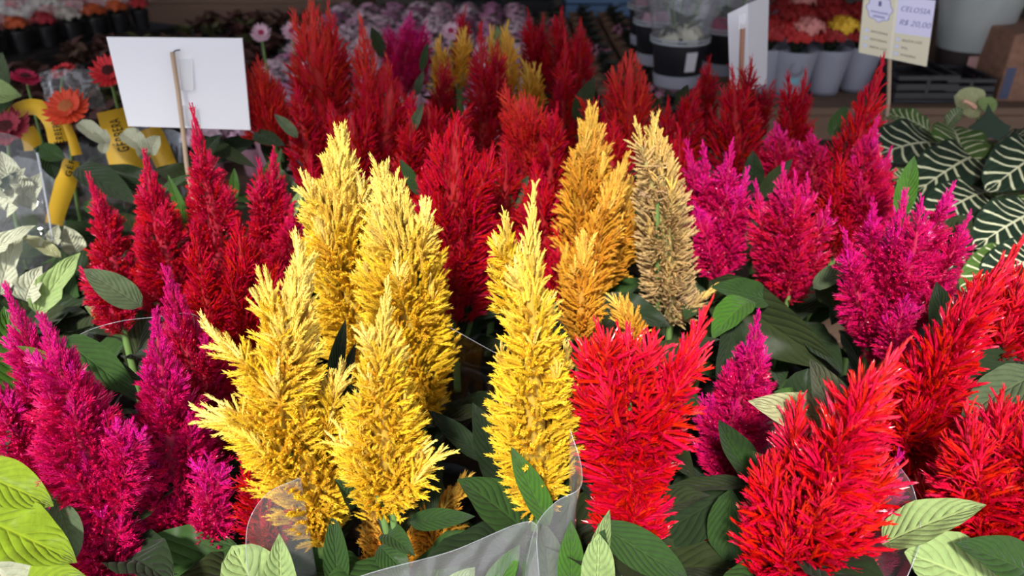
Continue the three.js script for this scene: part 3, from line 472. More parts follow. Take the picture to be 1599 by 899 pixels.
LF('lone2', [250, 300, 0.84], [300, 272, 0.84], 14, 'mid', { bend: 0.8 });
LF('back1', [395, 210, 1.02], [445, 228, 1.0], 26, 'dark', { bend: 0.4 });
LF('back1', [372, 180, 1.06], [402, 205, 1.04], 24, 'olive', { bend: 0.4 });
LF('back6', [598, 90, 1.28], [580, 42, 1.3], 20, 'olive', { bend: 0.3 });
LF('back6', [658, 112, 1.24], [668, 66, 1.26], 12, 'mid', { bend: 0.3 });
LF('tuft3', [780, 72, 1.29], [776, 40, 1.3], 12, 'pale', { bend: 0.3 });
LF('back3', [648, 150, 1.1], [662, 110, 1.1], 14, 'grey', { bend: 0.3 });
LF('back10', [640, 210, 0.96], [662, 160, 0.96], 16, 'grey', { bend: 0.3 });
LF('crown', [1405, 340, 0.74], [1428, 243, 0.76], 32, 'bright', { bend: 0.3, fold: 0.3 });
LF('crown', [1455, 405, 0.68], [1518, 335, 0.68], 56, 'olive', { bend: 0.4 });
LF('crown', [1270, 450, 0.7], [1330, 410, 0.7], 30, 'grey', { bend: 0.4 });
LF('crown', [1480, 540, 0.6], [1462, 440, 0.62], 46, 'dark', { bend: 0.4 });
LF('back26', [1175, 300, 0.9], [1176, 235, 0.9], 34, 'dark', { bend: 0.4 });
LF('back26', [1185, 310, 0.88], [1238, 248, 0.88], 26, 'olive', { bend: 0.4 });
LF('back15', [795, 330, 0.9], [826, 274, 0.9], 22, 'grey', { bend: 0.3 });
LF('back14', [900, 190, 1.05], [928, 120, 1.06], 30, 'olive', { bend: 0.4 });
LF('back20', [1058, 170, 1.08], [1074, 132, 1.1], 18, 'olive', { bend: 0.4 });
LF('back20', [1030, 190, 1.06], [1010, 140, 1.08], 22, 'olive', { bend: 0.4 });
LF('back24', [1298, 215, 0.98], [1322, 165, 1.0], 26, 'mid', { bend: 0.3 });
LF('crown2', [1298, 480, 0.72], [1318, 420, 0.72], 60, 'olive', { bend: 0.3 });
LF('yellow2', [760, 945, 0.385], [812, 850, 0.40], 44, 'bright', { bend: 0.4 });
LF('yellow2', [690, 955, 0.38], [742, 885, 0.395], 50, 'pale', { bend: 0.5 });
LF('yellow2', [640, 960, 0.39], [610, 905, 0.40], 40, 'bright', { bend: 0.4 });
// ---------------------------------------------------------------- cards on sticks
function slab(c, thick) {          // corners: top left, top right, bottom right, bottom left as seen from the front; uv covers the front
  const n = c[3].clone().sub(c[0]).cross(c[1].clone().sub(c[0])).normalize(), b = c.map((p) => p.clone().addScaledVector(n, -thick));
  const pos = [], uv = [], idx = [];
  const quad = (p, q, r, s, t) => { const k = pos.length / 3; for (const v of [p, q, r, s]) pos.push(v.x, v.y, v.z); uv.push(...(t ?? [0.02, 0.02, 0.02, 0.02, 0.02, 0.02, 0.02, 0.02])); idx.push(k, k + 2, k + 1, k, k + 3, k + 2); };
  quad(c[0], c[1], c[2], c[3], [0, 1, 1, 1, 1, 0, 0, 0]); quad(b[1], b[0], b[3], b[2]);
  for (let i = 0; i < 4; i++) { const j = (i + 1) % 4; quad(c[j], c[i], b[i], b[j]); }
  return buf(pos, idx, uv);
}
const cardWhite = std({ color: col(0.80, 0.79, 0.82), roughness: 0.6 });
const cardGrey = std({ color: col(0.72, 0.70, 0.74), roughness: 0.6 });
const stickMat = std({ color: col(0.80, 0.62, 0.46), roughness: 0.7, map: woodTex });
const tape = phys({ color: col(0.95, 0.95, 0.95), roughness: 0.3, transmission: 0.75, thickness: 0, side: THREE.DoubleSide });
const steel = std({ color: col(0.12, 0.11, 0.12), roughness: 0.35, metalness: 0.9 });
const local = (g, pts) => pts.map((p) => p.clone().sub(g.position));
function toBench(p, lean) { const q = p.clone(); q.y = BENCH; q.x += lean ?? 0; return q; }
{
  const D = 1.0, low = at(299, 300, D - 0.02), bottom = toBench(low, 0.025);
  const g = thing('card_sign', 'large blank white card held up by a wooden stick', 'sign', bottom);
  mesh('card', slab(local(g, [at(166, 58, D), at(378, 60, D), at(391, 203, D + 0.01), at(200, 197, D + 0.01)]), 0.003), cardWhite, g);
  mesh('stick', tube(local(g, [at(269, 82, D - 0.006), at(282, 170, D - 0.008), low, bottom]), 0.0032, 0.0032, 8, 10), stickMat, g);
  mesh('staple', tube(local(g, [at(270, 83, D - 0.003), at(274, 79, D - 0.008), at(281, 78, D - 0.003)]), 0.0009, 0.0009, 6, 6), steel, g);
  for (const [x0, y0, x1, y1] of [[279, 92, 300, 140], [281, 165, 304, 196]]) mesh('tape', slab(local(g, [at(x0, y0, D - 0.0005), at(x1, y0 - 1, D - 0.0005), at(x1 + 2, y1, D - 0.0005), at(x0 + 3, y1 + 1, D - 0.0005)]), 0.0002), tape, g);
}
{
  const a = 1.3, b = 1.36, m = 1.29, low = at(1156, 200, 1.26), bottom = toBench(low);
  const g = thing('card_sign', 'narrow folded grey white card on a stick among the red plumes', 'sign', bottom);
  mesh('card', slab(local(g, [at(1136, 22, a), at(1168, 6, m), at(1168, 142, m), at(1140, 138, a)]), 0.003), cardGrey, g);
  mesh('card', slab(local(g, [at(1168, 6, m), at(1201, -8, b), at(1197, 130, b), at(1168, 142, m)]), 0.003), cardGrey, g);
  mesh('stick', tube(local(g, [at(1160, 38, 1.272), at(1157, 120, 1.27), low, bottom]), 0.0042, 0.0042, 8, 10), std({ color: col(0.7, 0.36, 0.25), roughness: 0.7, map: woodTex }), g);
  mesh('tape', slab(local(g, [at(1154, 22, 1.266), at(1164, 20, 1.266), at(1165, 44, 1.262), at(1153, 46, 1.262)]), 0.0003), tape, g);
}
{
  const cv = document.createElement('canvas'); cv.width = 560; cv.height = 600; const c = cv.getContext('2d');
  c.fillStyle = '#d6cdb2'; c.fillRect(0, 0, 560, 600);
  c.fillStyle = '#e0d8c4'; c.fillRect(246, 0, 22, 600);
  c.fillStyle = '#d5d0ea'; c.fillRect(270, 0, 290, 330);
  c.fillStyle = '#d3cfe6'; c.strokeStyle = '#8d88b4'; c.lineWidth = 7; c.beginPath();
  for (let i = 0; i <= 160; i++) { const t = i / 160 * Math.PI * 2, r = 1 + 0.07 * Math.cos(t * 8), x = 130 + Math.cos(t) * 98 * r, y = 140 + Math.sin(t) * 116 * r; i ? c.lineTo(x, y) : c.moveTo(x, y); }
  c.closePath(); c.fill(); c.stroke();
  c.fillStyle = '#5d588a'; c.font = 'bold 54px serif'; c.textAlign = 'center'; c.fillText('\u2740', 130, 110); c.fillRect(118, 70, 24, 44);
  c.lineWidth = 5; for (let k = 0; k < 2; k++) { c.beginPath(); for (let i = 0; i <= 50; i++) { const x = 62 + i * (2.8 - k * 0.9) + k * 22, y = 172 + k * 40 + Math.sin(i * 1.7) * 7; i ? c.lineTo(x, y) : c.moveTo(x, y); } c.stroke(); }
  c.fillStyle = '#57528a'; c.textAlign = 'left'; c.font = 'italic 62px sans-serif'; c.fillText('CELOSIA', 292, 128); c.font = 'italic 66px sans-serif'; c.fillText('R$ 20,00', 292, 250);
  c.font = 'bold 31px sans-serif';
  [['INTERNO', 42, 376], ['EXTERNO', 42, 452], ['MEIA LUZ', 42, 528], ['MUITA LUZ', 296, 400], ['SOL', 296, 472], ['SOMBRA', 296, 544]].forEach(([t, x, y]) => { c.fillStyle = '#cfd0e0'; c.fillRect(x - 14, y - 28, 34, 34); c.strokeStyle = '#aeb3c6'; c.lineWidth = 2.5; c.strokeRect(x - 14, y - 28, 34, 34); c.fillStyle = '#6d6450'; c.fillText(t, x + 38, y); });
  const t = new THREE.CanvasTexture(cv); t.colorSpace = THREE.SRGBColorSpace; t.anisotropy = 8;
  const D = 1.34, low = at(1384, 190, D - 0.01), bottom = toBench(low);
  const g = thing('price_card', 'beige printed price card with tick boxes on a thin stick', 'sign', bottom);
  mesh('card', slab(local(g, [at(1350, -14, D), at(1461, 1, D), at(1447, 104, D), at(1341, 82, D)]), 0.003), std({ map: t, roughness: 0.6 }), g);
  mesh('stick', tube(local(g, [at(1390, 20, D + 0.008), at(1389, 100, D + 0.006), low, bottom]), 0.0036, 0.0036, 8, 10), stickMat, g);
}
// ---------------------------------------------------------------- clear film round the pots
// a crumpled sheet between an upper and a lower edge, both given as points
function film(upper, lower, { nu = 30, nv = 16, crumple = 0.003, seed = 1 } = {}) {
  const a = new THREE.CatmullRomCurve3(upper), b = new THREE.CatmullRomCurve3(lower), pos = [], idx = [], p = V(0, 0, 0), q = V(0, 0, 0);
  const n = upper[0].clone().sub(lower[0]).cross(upper[upper.length - 1].clone().sub(upper[0])).normalize();
  for (let i = 0; i <= nu; i++) { a.getPointAt(i / nu, p); b.getPointAt(i / nu, q); for (let j = 0; j <= nv; j++) { const t = j / nv, x = lerp(p.x, q.x, t), y = lerp(p.y, q.y, t), z = lerp(p.z, q.z, t);
    const w = crumple * (Math.abs(noise.noise(x * 22 + seed, y * 13, z * 22)) * 2.2 + Math.abs(noise.noise(x * 55, y * 42 + seed, z * 55)) - 0.8) * smooth(0, 0.1, t + 0.02);
    pos.push(x + n.x * w, y + n.y * w, z + n.z * w); } }
  for (let i = 0; i < nu; i++) for (let j = 0; j < nv; j++) { const k = i * (nv + 1) + j; idx.push(k, k + nv + 1, k + 1, k + 1, k + nv + 1, k + nv + 2); }
  return buf(pos, idx);
}
function sleeve(label, pot, upper, mat, o = {}) {      // upper edge in pixels and distances; it runs down to the foot of the pot
  const f = foot[pot], g = thing('plastic_sleeve', label, 'wrapping', V(f.x, BENCH, f.z)), up = upper.map((u) => at(...u));
  const lo = up.map((p) => { const d = V(p.x - f.x, 0, p.z - f.z), l = Math.max(0.02, d.length()); return V(f.x, o.low ?? BENCH + 0.004, f.z).addScaledVector(d, 0.05 / l); });
  mesh('film', film(local(g, up), local(g, lo), o), mat, g);
  mesh('film_edge', tube(local(g, up), o.edge ?? 0.00028, o.edge ?? 0.00028, 5, 40), filmEdge, g);
}
sleeve('clear crinkled film with a bright upper edge at bottom centre', 'yellow2', [[470, 935, 0.37], [570, 897, 0.375], [700, 862, 0.38], [835, 815, 0.385], [838, 850, 0.37], [845, 940, 0.36]], cloudyFilm, { crumple: 0.011, nu: 60, nv: 30 });
sleeve('clear film standing round the foot of the spear-like yellow celosia', 'yellow5', [[822, 880, 0.39], [840, 815, 0.395], [870, 782, 0.4], [905, 762, 0.405], [908, 730, 0.42], [890, 670, 0.44]], hazyFilm, { crumple: 0.004 });
sleeve('clear film curving in front of the small hidden crimson plume', 'yellow1', [[395, 940, 0.39], [384, 860, 0.4], [390, 810, 0.41], [418, 770, 0.425], [470, 745, 0.44]], hazyFilm, { crumple: 0.001 });
sleeve('loose clear film flap over green leaves at left', 'leftpair', [[88, 560, 0.55], [120, 525, 0.56], [180, 503, 0.57], [240, 495, 0.58], [300, 490, 0.58], [330, 520, 0.6]], clearFilm, { crumple: 0.004, low: BENCH + 0.22 });
sleeve('clear film round the pot at lower right in front of the pale leaves', 'frontmag', [[1400, 722, 0.43], [1425, 760, 0.41], [1438, 830, 0.39], [1436, 850, 0.38], [1415, 905, 0.365]], hazyFilm, { crumple: 0.001 });
sleeve('dark clear film between the yellow plumes in the middle', 'yellow4', [[680, 500, 0.6], [700, 510, 0.6], [745, 535, 0.58], [790, 560, 0.56]], clearFilm, { crumple: 0.004 });

// ---------------------------------------------------------------- neighbours on the bench: gerberas, white foliage, striped leaves
function coneFilm(r0, r1, h, seed, mat, parent, name = 'sleeve') {      // a crumpled open cone of film round a pot
  const pos = [], idx = [], nu = 40, nv = 10;
  for (let i = 0; i <= nu; i++) for (let j = 0; j <= nv; j++) {
    const a = i / nu * 6.2832, t = j / nv, r = lerp(r0, r1, t) * (1 + 0.10 * t * noise.noise(Math.cos(a) * 2.2 + seed, Math.sin(a) * 2.2, t * 2.5) + 0.05 * t * noise.noise(Math.cos(a) * 7, Math.sin(a) * 7 + seed, t * 4));
    pos.push(Math.cos(a) * r, t * h + (j === nv ? 0.012 * noise.noise(Math.cos(a) * 3, Math.sin(a) * 3, seed) : 0), Math.sin(a) * r);
  }
  for (let i = 0; i < nu; i++) for (let j = 0; j < nv; j++) { const k = i * (nv + 1) + j; idx.push(k, k + 1, k + nv + 1, k + 1, k + nv + 2, k + nv + 1); }
  return mesh(name, buf(pos, idx), mat, parent);
}
const ray = {};
function daisy(parent, c, r, facing, mat, discMat, seed) {      // a gerbera head: two rings of petals and a disc
  const rr = rngOf(seed), gs = [], q = new THREE.Quaternion().setFromUnitVectors(Y1, facing.clone().normalize());
  for (let k = 0; k < 2; k++) for (let i = 0; i < 18; i++) {
    const g = leafGeo({ bend: 0.5 + 0.3 * rr(), fold: 0.2, sharp: 0.35, blunt: 0.45, nu: 6, nv: 2, seed: i });
    const L = r * (k ? 0.72 : 1) * (0.9 + 0.15 * rr()), a = (i + 0.5 * k + 0.2 * rr()) / 18 * 6.2832;
    g.scale(r * 0.24, L, L); g.rotateX(Math.PI / 2 - 0.1 - 0.22 * k - 0.15 * rr()); g.rotateY(a); g.translate(0, k * 0.003, 0); gs.push(g);
  }
  const m = mesh('bloom', mergeGeometries(gs).applyQuaternion(q).translate(...c.clone().sub(parent.position).toArray()), mat, parent);
  const bumps = [];
  for (let i = 0; i < 70; i++) { const t = Math.sqrt(i / 70), a = i * 2.4; bumps.push(new THREE.ConeGeometry(r * 0.035, r * 0.09, 5).translate(Math.cos(a) * t * r * 0.28, 0.006 + r * 0.05 * (1 - t * t), Math.sin(a) * t * r * 0.28)); }
  bumps.push(new THREE.SphereGeometry(r * 0.28, 14, 6, 0, 6.2832, 0, 1.2).scale(1, 0.35, 1).translate(0, 0.002, 0));
  mesh('disc', mergeGeometries(bumps.map((b) => b.index ? b.toNonIndexed() : b)).applyQuaternion(q).translate(...c.clone().sub(parent.position).toArray()), discMat, m);
  return m;
}
const petalMat = (r, g, b) => phys({ color: col(r, g, b), roughness: 0.7, transmission: 0.15, thickness: 0, side: THREE.DoubleSide });
const petalOrange = petalMat(0.72, 0.06, 0.015), petalRed = petalMat(0.62, 0.012, 0.02), petalWine = petalMat(0.28, 0.01, 0.03), petalPink = petalMat(0.6, 0.02, 0.09);
const discOrange = std({ color: col(0.62, 0.22, 0.08), roughness: 0.9 }), discDark = std({ color: col(0.1, 0.02, 0.02), roughness: 0.9 });
const bandTex = (() => {
  const cv = document.createElement('canvas'); cv.width = 512; cv.height = 136; const c = cv.getContext('2d');
  c.fillStyle = '#e3b32a'; c.fillRect(0, 0, 512, 136); c.fillStyle = '#2b2015'; c.font = 'bold 62px sans-serif'; c.textBaseline = 'middle'; c.textAlign = 'center'; c.fillText('G\u00c9RBERA', 256, 70);
  const t = new THREE.CanvasTexture(cv); t.colorSpace = THREE.SRGBColorSpace; return t;
})();
const bandMat = std({ map: bandTex, roughness: 0.45, side: THREE.DoubleSide }), bandPlain = std({ color: hex('#e0b02a'), roughness: 0.45, side: THREE.DoubleSide });
// a printed strip of the sleeve along a path of pixels: [x, y, width px, distance]; u runs from the last point to the first
function band(parent, path, mat, u0 = 0, u1 = 1) {
  const P = path.map(([x, y, w, D]) => ({ p: at(x, y, D), w: metres(w, at(x, y, D)) })), c = new THREE.CatmullRomCurve3(P.map((o) => o.p)), pos = [], uv = [], idx = [], n = 14, T = V(0, 0, 0), p = V(0, 0, 0);
  for (let i = 0; i <= n; i++) {
    const t = i / n, k = Math.min(P.length - 2, Math.floor(t * (P.length - 1))), w = lerp(P[k].w, P[k + 1].w, t * (P.length - 1) - k);
    c.getPoint(t, p); c.getTangent(t, T); const see = EYE.clone().sub(p).normalize(), S = T.clone().cross(see).normalize();
    for (let j = 0; j <= 4; j++) { const s = j / 4 - 0.5, q = p.clone().addScaledVector(S, s * w).addScaledVector(see, -s * s * w * 0.8).sub(parent.position); pos.push(q.x, q.y, q.z); uv.push(lerp(u1, u0, t), 0.5 + s); }
  }
  for (let i = 0; i < n; i++) for (let j = 0; j < 4; j++) { const a = i * 5 + j; idx.push(a, a + 1, a + 5, a + 1, a + 6, a + 5); }
  return mesh('printed_band', buf(pos, idx, uv), mat, parent);
}
function neighbour(name, label, category, px, py, D) { const p = at(px, py, D); const g = thing(name, label, category, V(p.x, BENCH, p.z)); mesh('pot', potGeo, potMat, g); mesh('soil', soilGeo, soilMat, g); return g; }
const inG = (g, x, y, z) => V(x, y, z).add(g.position);
function rosette(g, n, L, w, mats, seed, rise = 0.5, base = 0.09) {
  const r = rngOf(seed);
  for (let i = 0; i < n; i++) { const a = i * 2.4 + r(), b = inG(g, Math.cos(a) * 0.01, base + 0.05 * r(), Math.sin(a) * 0.01), l = L * (0.7 + 0.5 * r()); leaf(g, b, b.clone().add(V(Math.cos(a), rise * (0.3 + 1.4 * r()), Math.sin(a)).normalize().multiplyScalar(l)), l * w, mats[Math.floor(r() * mats.length)], { up: V(0, 1, 0), bend: 0.9, fold: 0.25, wave: 0.12, seed: i % 3 }); }
}
const stalk = (g, top, r = 0.003) => { const t = top.clone().sub(g.position); mesh('stalk', tube([V(0, 0.08, 0), V(t.x * 0.3, lerp(0.08, t.y, 0.5), t.z * 0.3), t.clone().add(V(0, -0.004, 0))], r, r * 0.8, 6, 8), stemMat, g); };
{
  const g = neighbour('gerbera_plant', 'orange red gerbera in clear film with yellow printed bands at left', 'flower', 105, 300, 1.14), c = at(104, 168, 1.1);
  daisy(g, c, metres(38, c), V(0.05, 0.75, 0.6), petalOrange, discOrange, 41); stalk(g, c);
  band(g, [[8, 190, 14, 1.13], [28, 172, 22, 1.12], [60, 168, 26, 1.11], [84, 190, 30, 1.1], [94, 222, 32, 1.1]], bandMat, 0.35, 1.9);
  band(g, [[100, 185, 12, 1.1], [112, 215, 13, 1.1], [120, 242, 15, 1.1]], bandPlain);
  band(g, [[112, 250, 22, 1.08], [103, 285, 30, 1.08], [92, 320, 26, 1.09], [84, 350, 24, 1.1]], bandMat, -0.4, 0.44);
  rosette(g, 9, 0.12, 0.42, [LEAF.dark, LEAF.mid], 61);
  coneFilm(0.047, 0.085, 0.30, 3, clearFilm, g);
}
{
  const g = neighbour('gerbera_plant', 'red gerbera behind the white card corner, its yellow band reading upright', 'flower', 215, 300, 1.2), c = at(170, 112, 1.16), d = at(96, 112, 1.3);
  daisy(g, c, metres(32, c), V(0.1, 0.7, 0.7), petalRed, discDark, 42); stalk(g, c);
  band(g, [[172, 172, 40, 1.16], [184, 205, 46, 1.13], [196, 245, 52, 1.11], [213, 292, 50, 1.1]], bandMat, -0.22, 0.935);
  band(g, [[232, 200, 34, 1.18], [246, 228, 34, 1.17], [262, 262, 30, 1.16]], bandPlain);
  rosette(g, 10, 0.12, 0.42, [LEAF.dark, LEAF.mid], 62);
  coneFilm(0.047, 0.09, 0.31, 5, clearFilm, g);
}
{
  const g = neighbour('gerbera_plant', 'dark red gerbera low at the left edge inside crinkled film', 'flower', -2, 300, 1.12), c = at(10, 200, 1.08);
  daisy(g, c, metres(40, c), V(0.1, 0.8, 0.5), petalWine, discDark, 43); stalk(g, c);
  band(g, [[40, 200, 24, 1.1], [48, 215, 26, 1.1], [52, 235, 24, 1.1]], bandPlain);
  rosette(g, 8, 0.11, 0.42, [LEAF.dark, LEAF.mid], 63);
  coneFilm(0.047, 0.09, 0.28, 8, hazyFilm, g);
}
{
  const g = neighbour('gerbera_plant', 'pinkish red gerbera whose petals show above the clear film behind the others', 'flower', 60, 210, 1.42), c = at(40, 122, 1.38), d = at(98, 112, 1.36);
  daisy(g, c, metres(24, c), V(0.3, 0.9, 0.1), petalPink, discDark, 44); stalk(g, c);
  daisy(g, d, metres(22, d), V(-0.2, 0.9, 0.3), petalRed, discDark, 45); stalk(g, d);
  rosette(g, 8, 0.12, 0.42, [LEAF.dark], 64);
}
{
  const g = neighbour('film_bag', 'crinkled clear film bag reflecting light behind the orange red gerbera', 'wrapping', 112, 210, 1.28);
  mesh('film', film(local(g, [at(66, 112, 1.24), at(100, 108, 1.2), at(158, 108, 1.22)]), local(g, [at(70, 165, 1.22), at(105, 168, 1.18), at(160, 170, 1.2)]), { crumple: 0.012, seed: 4 }), hazyFilm, g);
}
{
  const g = neighbour('white_foliage_plant', 'pot of crumpled white and green leaves in a film sleeve at the left edge', 'plant', 5, 400, 0.92), W3 = LEAF.white;
  for (const [b, t, w, m] of [[[10, 330, 0.88], [40, 262, 0.86], 46, 'white'], [[-10, 320, 0.88], [-5, 250, 0.87], 50, 'white'], [[45, 325, 0.88], [66, 268, 0.87], 34, 'white'], [[20, 300, 0.87], [2, 236, 0.88], 40, 'white'], [[40, 300, 0.86], [14, 268, 0.85], 30, 'white'], [[5, 300, 0.86], [28, 268, 0.85], 16, 'dark'], [[0, 460, 0.82], [36, 352, 0.82], 40, 'white'], [[-20, 400, 0.8], [56, 352, 0.8], 26, 'white'], [[96, 402, 0.82], [30, 366, 0.82], 20, 'cream'], [[120, 395, 0.86], [100, 352, 0.86], 34, 'white'], [[84, 380, 0.85], [92, 350, 0.85], 22, 'white'], [[58, 490, 0.74], [126, 394, 0.76], 42, 'pale'], [[40, 470, 0.74], [66, 415, 0.75], 40, 'white'], [[176, 505, 0.7], [132, 478, 0.7], 20, 'pale']]) LF(g, b, t, w, m, { bend: 0.9, fold: 0.4, wave: 0.25 });
  mesh('film_sleeve', film(local(g, [at(-30, 200, 0.86), at(30, 215, 0.85), at(58, 238, 0.85), at(70, 300, 0.84), at(82, 375, 0.82)]), local(g, [at(-40, 380, 0.82), at(10, 390, 0.81), at(40, 390, 0.81), at(60, 385, 0.81), at(80, 380, 0.82)]), { crumple: 0.005, seed: 9 }), clearFilm, g);
  mesh('film_edge', tube(local(g, [at(58, 238, 0.85), at(70, 300, 0.84), at(82, 375, 0.82)]), 0.0016, 0.0012, 5, 20), filmEdge, g);
}
{
  const g = neighbour('lily_plant', 'dark leaved plant with curled white blooms between the yellow bands', 'flower', 235, 330, 1.02);
  for (const [b, t, w] of [[[168, 228, 1.04], [122, 192, 1.06], 26], [[170, 228, 1.04], [150, 205, 1.05], 22], [[230, 236, 1.02], [190, 208, 1.03], 30], [[235, 240, 1.02], [250, 212, 1.02], 26], [[228, 245, 1.02], [212, 222, 1.01], 24], [[165, 222, 1.03], [160, 240, 1.02], 16]]) LF(g, b, t, w, 'white', { bend: 1.1, fold: 0.5, name: 'petal', sharp: 0.6 });
  for (const [b, t, w, m] of [[[120, 262, 1.0], [215, 320, 0.9], 46, 'dark'], [[260, 300, 1.0], [150, 262, 1.0], 40, 'dark'], [[330, 290, 1.02], [240, 265, 1.0], 40, 'olive'], [[300, 215, 1.06], [400, 262, 1.02], 26, 'olive'], [[330, 250, 1.06], [405, 215, 1.06], 34, 'dark'], [[300, 262, 1.0], [345, 210, 1.02], 30, 'dark'], [[160, 330, 0.92], [128, 318, 0.92], 26, 'mid'], [[70, 222, 1.06], [86, 280, 1.04], 34, 'dark'], [[100, 250, 1.04], [52, 232, 1.05], 30, 'mid']]) LF(g, b, t, w, m, { bend: 0.7, fold: 0.25 });
  rosette(g, 14, 0.15, 0.4, [LEAF.dark, LEAF.mid, LEAF.olive], 65, 0.5, 0.14);
}
const leafy = [['leafy plant with broad dark leaves at the left edge below the white foliage', 30, 560, 0.68, 71], ['dark leafy plant behind the small leaning pinkish red celosia', 58, 420, 0.82, 72], ['dark leafy plant under the large blank white card', 340, 330, 0.98, 73], ['dark leafy plant left of the drooping magenta tip', -40, 520, 0.78, 74]];
for (const [l, x, y, D, s] of leafy) { const g = neighbour('leafy_plant', l, 'plant', x, y, D); rosette(g, 18, 0.15, 0.42, [LEAF.dark, LEAF.dark, LEAF.olive, LEAF.mid], s, 0.7, 0.12); }
{
  const g = neighbour('leafy_plant', 'plant with broad pale green leaves at the upper left edge', 'plant', -30, 260, 1.2);
  LF(g, [-25, 175, 1.14], [4, 82, 1.16], 62, 'grey', { bend: 0.6 }); LF(g, [-40, 150, 1.1], [34, 150, 1.1], 50, 'pale', { bend: 0.8 }); LF(g, [-30, 190, 1.12], [22, 158, 1.1], 46, 'mid', { bend: 0.8 });
  rosette(g, 8, 0.12, 0.45, [LEAF.dark, LEAF.mid], 75, 0.6, 0.12);
}
// the striped plant
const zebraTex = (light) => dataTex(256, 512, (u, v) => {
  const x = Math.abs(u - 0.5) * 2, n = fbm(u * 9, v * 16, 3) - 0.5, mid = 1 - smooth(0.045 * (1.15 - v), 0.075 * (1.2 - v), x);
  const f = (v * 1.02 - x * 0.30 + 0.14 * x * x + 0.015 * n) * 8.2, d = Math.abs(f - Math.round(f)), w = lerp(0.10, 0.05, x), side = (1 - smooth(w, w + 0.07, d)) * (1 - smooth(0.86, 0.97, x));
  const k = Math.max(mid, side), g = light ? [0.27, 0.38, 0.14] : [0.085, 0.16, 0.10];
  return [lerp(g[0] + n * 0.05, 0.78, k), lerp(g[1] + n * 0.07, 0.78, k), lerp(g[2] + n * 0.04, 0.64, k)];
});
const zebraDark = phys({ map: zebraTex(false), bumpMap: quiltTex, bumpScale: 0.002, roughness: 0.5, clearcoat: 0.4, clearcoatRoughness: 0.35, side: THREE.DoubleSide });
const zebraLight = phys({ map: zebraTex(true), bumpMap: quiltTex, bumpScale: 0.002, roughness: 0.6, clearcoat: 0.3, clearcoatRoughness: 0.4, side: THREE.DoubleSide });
{
  const mk = (label, x, y, D, list) => {
    const g = neighbour('striped_leaf_plant', label, 'plant', x, y, D);
    list.forEach(([b, t, w, light, roll, up], i) => {
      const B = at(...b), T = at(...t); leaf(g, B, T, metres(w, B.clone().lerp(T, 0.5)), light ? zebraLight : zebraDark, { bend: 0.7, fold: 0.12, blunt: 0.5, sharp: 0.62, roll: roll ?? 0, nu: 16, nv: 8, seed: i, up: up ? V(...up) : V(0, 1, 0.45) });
      mesh('petiole', tube([V(0, 0.08, 0), B.clone().sub(g.position).multiplyScalar(0.5).add(V(0, 0.05, 0)), B.clone().sub(g.position)], 0.003, 0.0025, 6, 6), stemMat, g);
    });
  };
  mk('dark green plant with white striped leaves, beside the wide magenta celosia', 1480, 400, 1.1, [
    [[1470, 224, 1.2], [1352, 250, 1.1], 96, 0], [[1530, 240, 1.16], [1424, 306, 1.02], 92, 0], [[1452, 205, 1.3], [1380, 178, 1.34], 46, 1],
    [[1478, 196, 1.3], [1502, 168, 1.3], 22, 1], [[1500, 258, 1.12], [1482, 196, 1.24], 84, 1], [[1540, 300, 1.06], [1440, 352, 0.9], 84, 0], [[1450, 300, 1.06], [1385, 275, 1.04], 50, 1], [[1560, 350, 0.96], [1470, 420, 0.84], 90, 0], [[1475, 340, 1.0], [1410, 330, 0.98], 60, 0]]);
  mk('second plant with white striped leaves at the right edge', 1610, 400, 1.05, [
    [[1640, 232, 1.14], [1540, 300, 1.0], 96, 0], [[1548, 296, 1.06], [1625, 352, 0.94], 56, 1], [[1620, 330, 0.98], [1520, 388, 0.86], 92, 0], [[1640, 400, 0.86], [1530, 440, 0.78], 84, 0], [[1590, 395, 0.86], [1500, 455, 0.76], 70, 1], [[1560, 285, 1.1], [1610, 268, 1.06], 40, 1], [[1555, 225, 1.2], [1610, 212, 1.16], 50, 0]]);
}
{
  const g = neighbour('anthurium_plant', 'anthurium with a pale green white flower standing above the striped leaves', 'flower', 1520, 250, 1.42), r = rngOf(5);
  const spathe = (b, t, w, m, roll) => LF(g, b, t, w, m, { bend: -0.5, fold: 0.15, blunt: 0.3, sharp: 0.55, name: 'spathe', roll });
  spathe([1536, 166, 1.36], [1490, 150, 1.36], 46, 'cream', -0.2); spathe([1532, 170, 1.35], [1556, 156, 1.35], 28, 'pale', 0.1);
  mesh('spadix', tube(local(g, [at(1522, 168, 1.345), at(1514, 161, 1.34), at(1504, 157, 1.34)]), 0.0045, 0.003, 8, 6), std({ color: col(0.75, 0.4, 0.28), roughness: 0.7 }), g);
  stalk(g, at(1530, 172, 1.36));
  const ivy = new THREE.Shape(); [[0, 0], [0.34, -0.1], [0.62, 0.02], [0.8, 0.32], [0.56, 0.42], [0.36, 0.56], [0.16, 0.72], [0, 1.02], [-0.14, 0.72], [-0.36, 0.56], [-0.56, 0.42], [-0.8, 0.3], [-0.62, 0.02], [-0.34, -0.1]].forEach(([x, y], i) => i ? ivy.lineTo(x, y) : ivy.moveTo(x, y)); ivy.closePath();
  const c = at(1546, 214, 1.28), ivyGeo = new THREE.ExtrudeGeometry(ivy, { depth: 0.03, bevelSize: 0.02, bevelThickness: 0.02, bevelSegments: 1 }); ivyGeo.scale(0.044, 0.056, 0.03); ivyGeo.rotateX(-0.6);
  mesh('lobed_leaf', ivyGeo.translate(...c.sub(g.position).toArray()), std({ color: col(0.012, 0.032, 0.013), roughness: 0.6 }), g);
  rosette(g, 10, 0.12, 0.5, [LEAF.dark, LEAF.olive, LEAF.dark], 77, 0.7, 0.12);
}
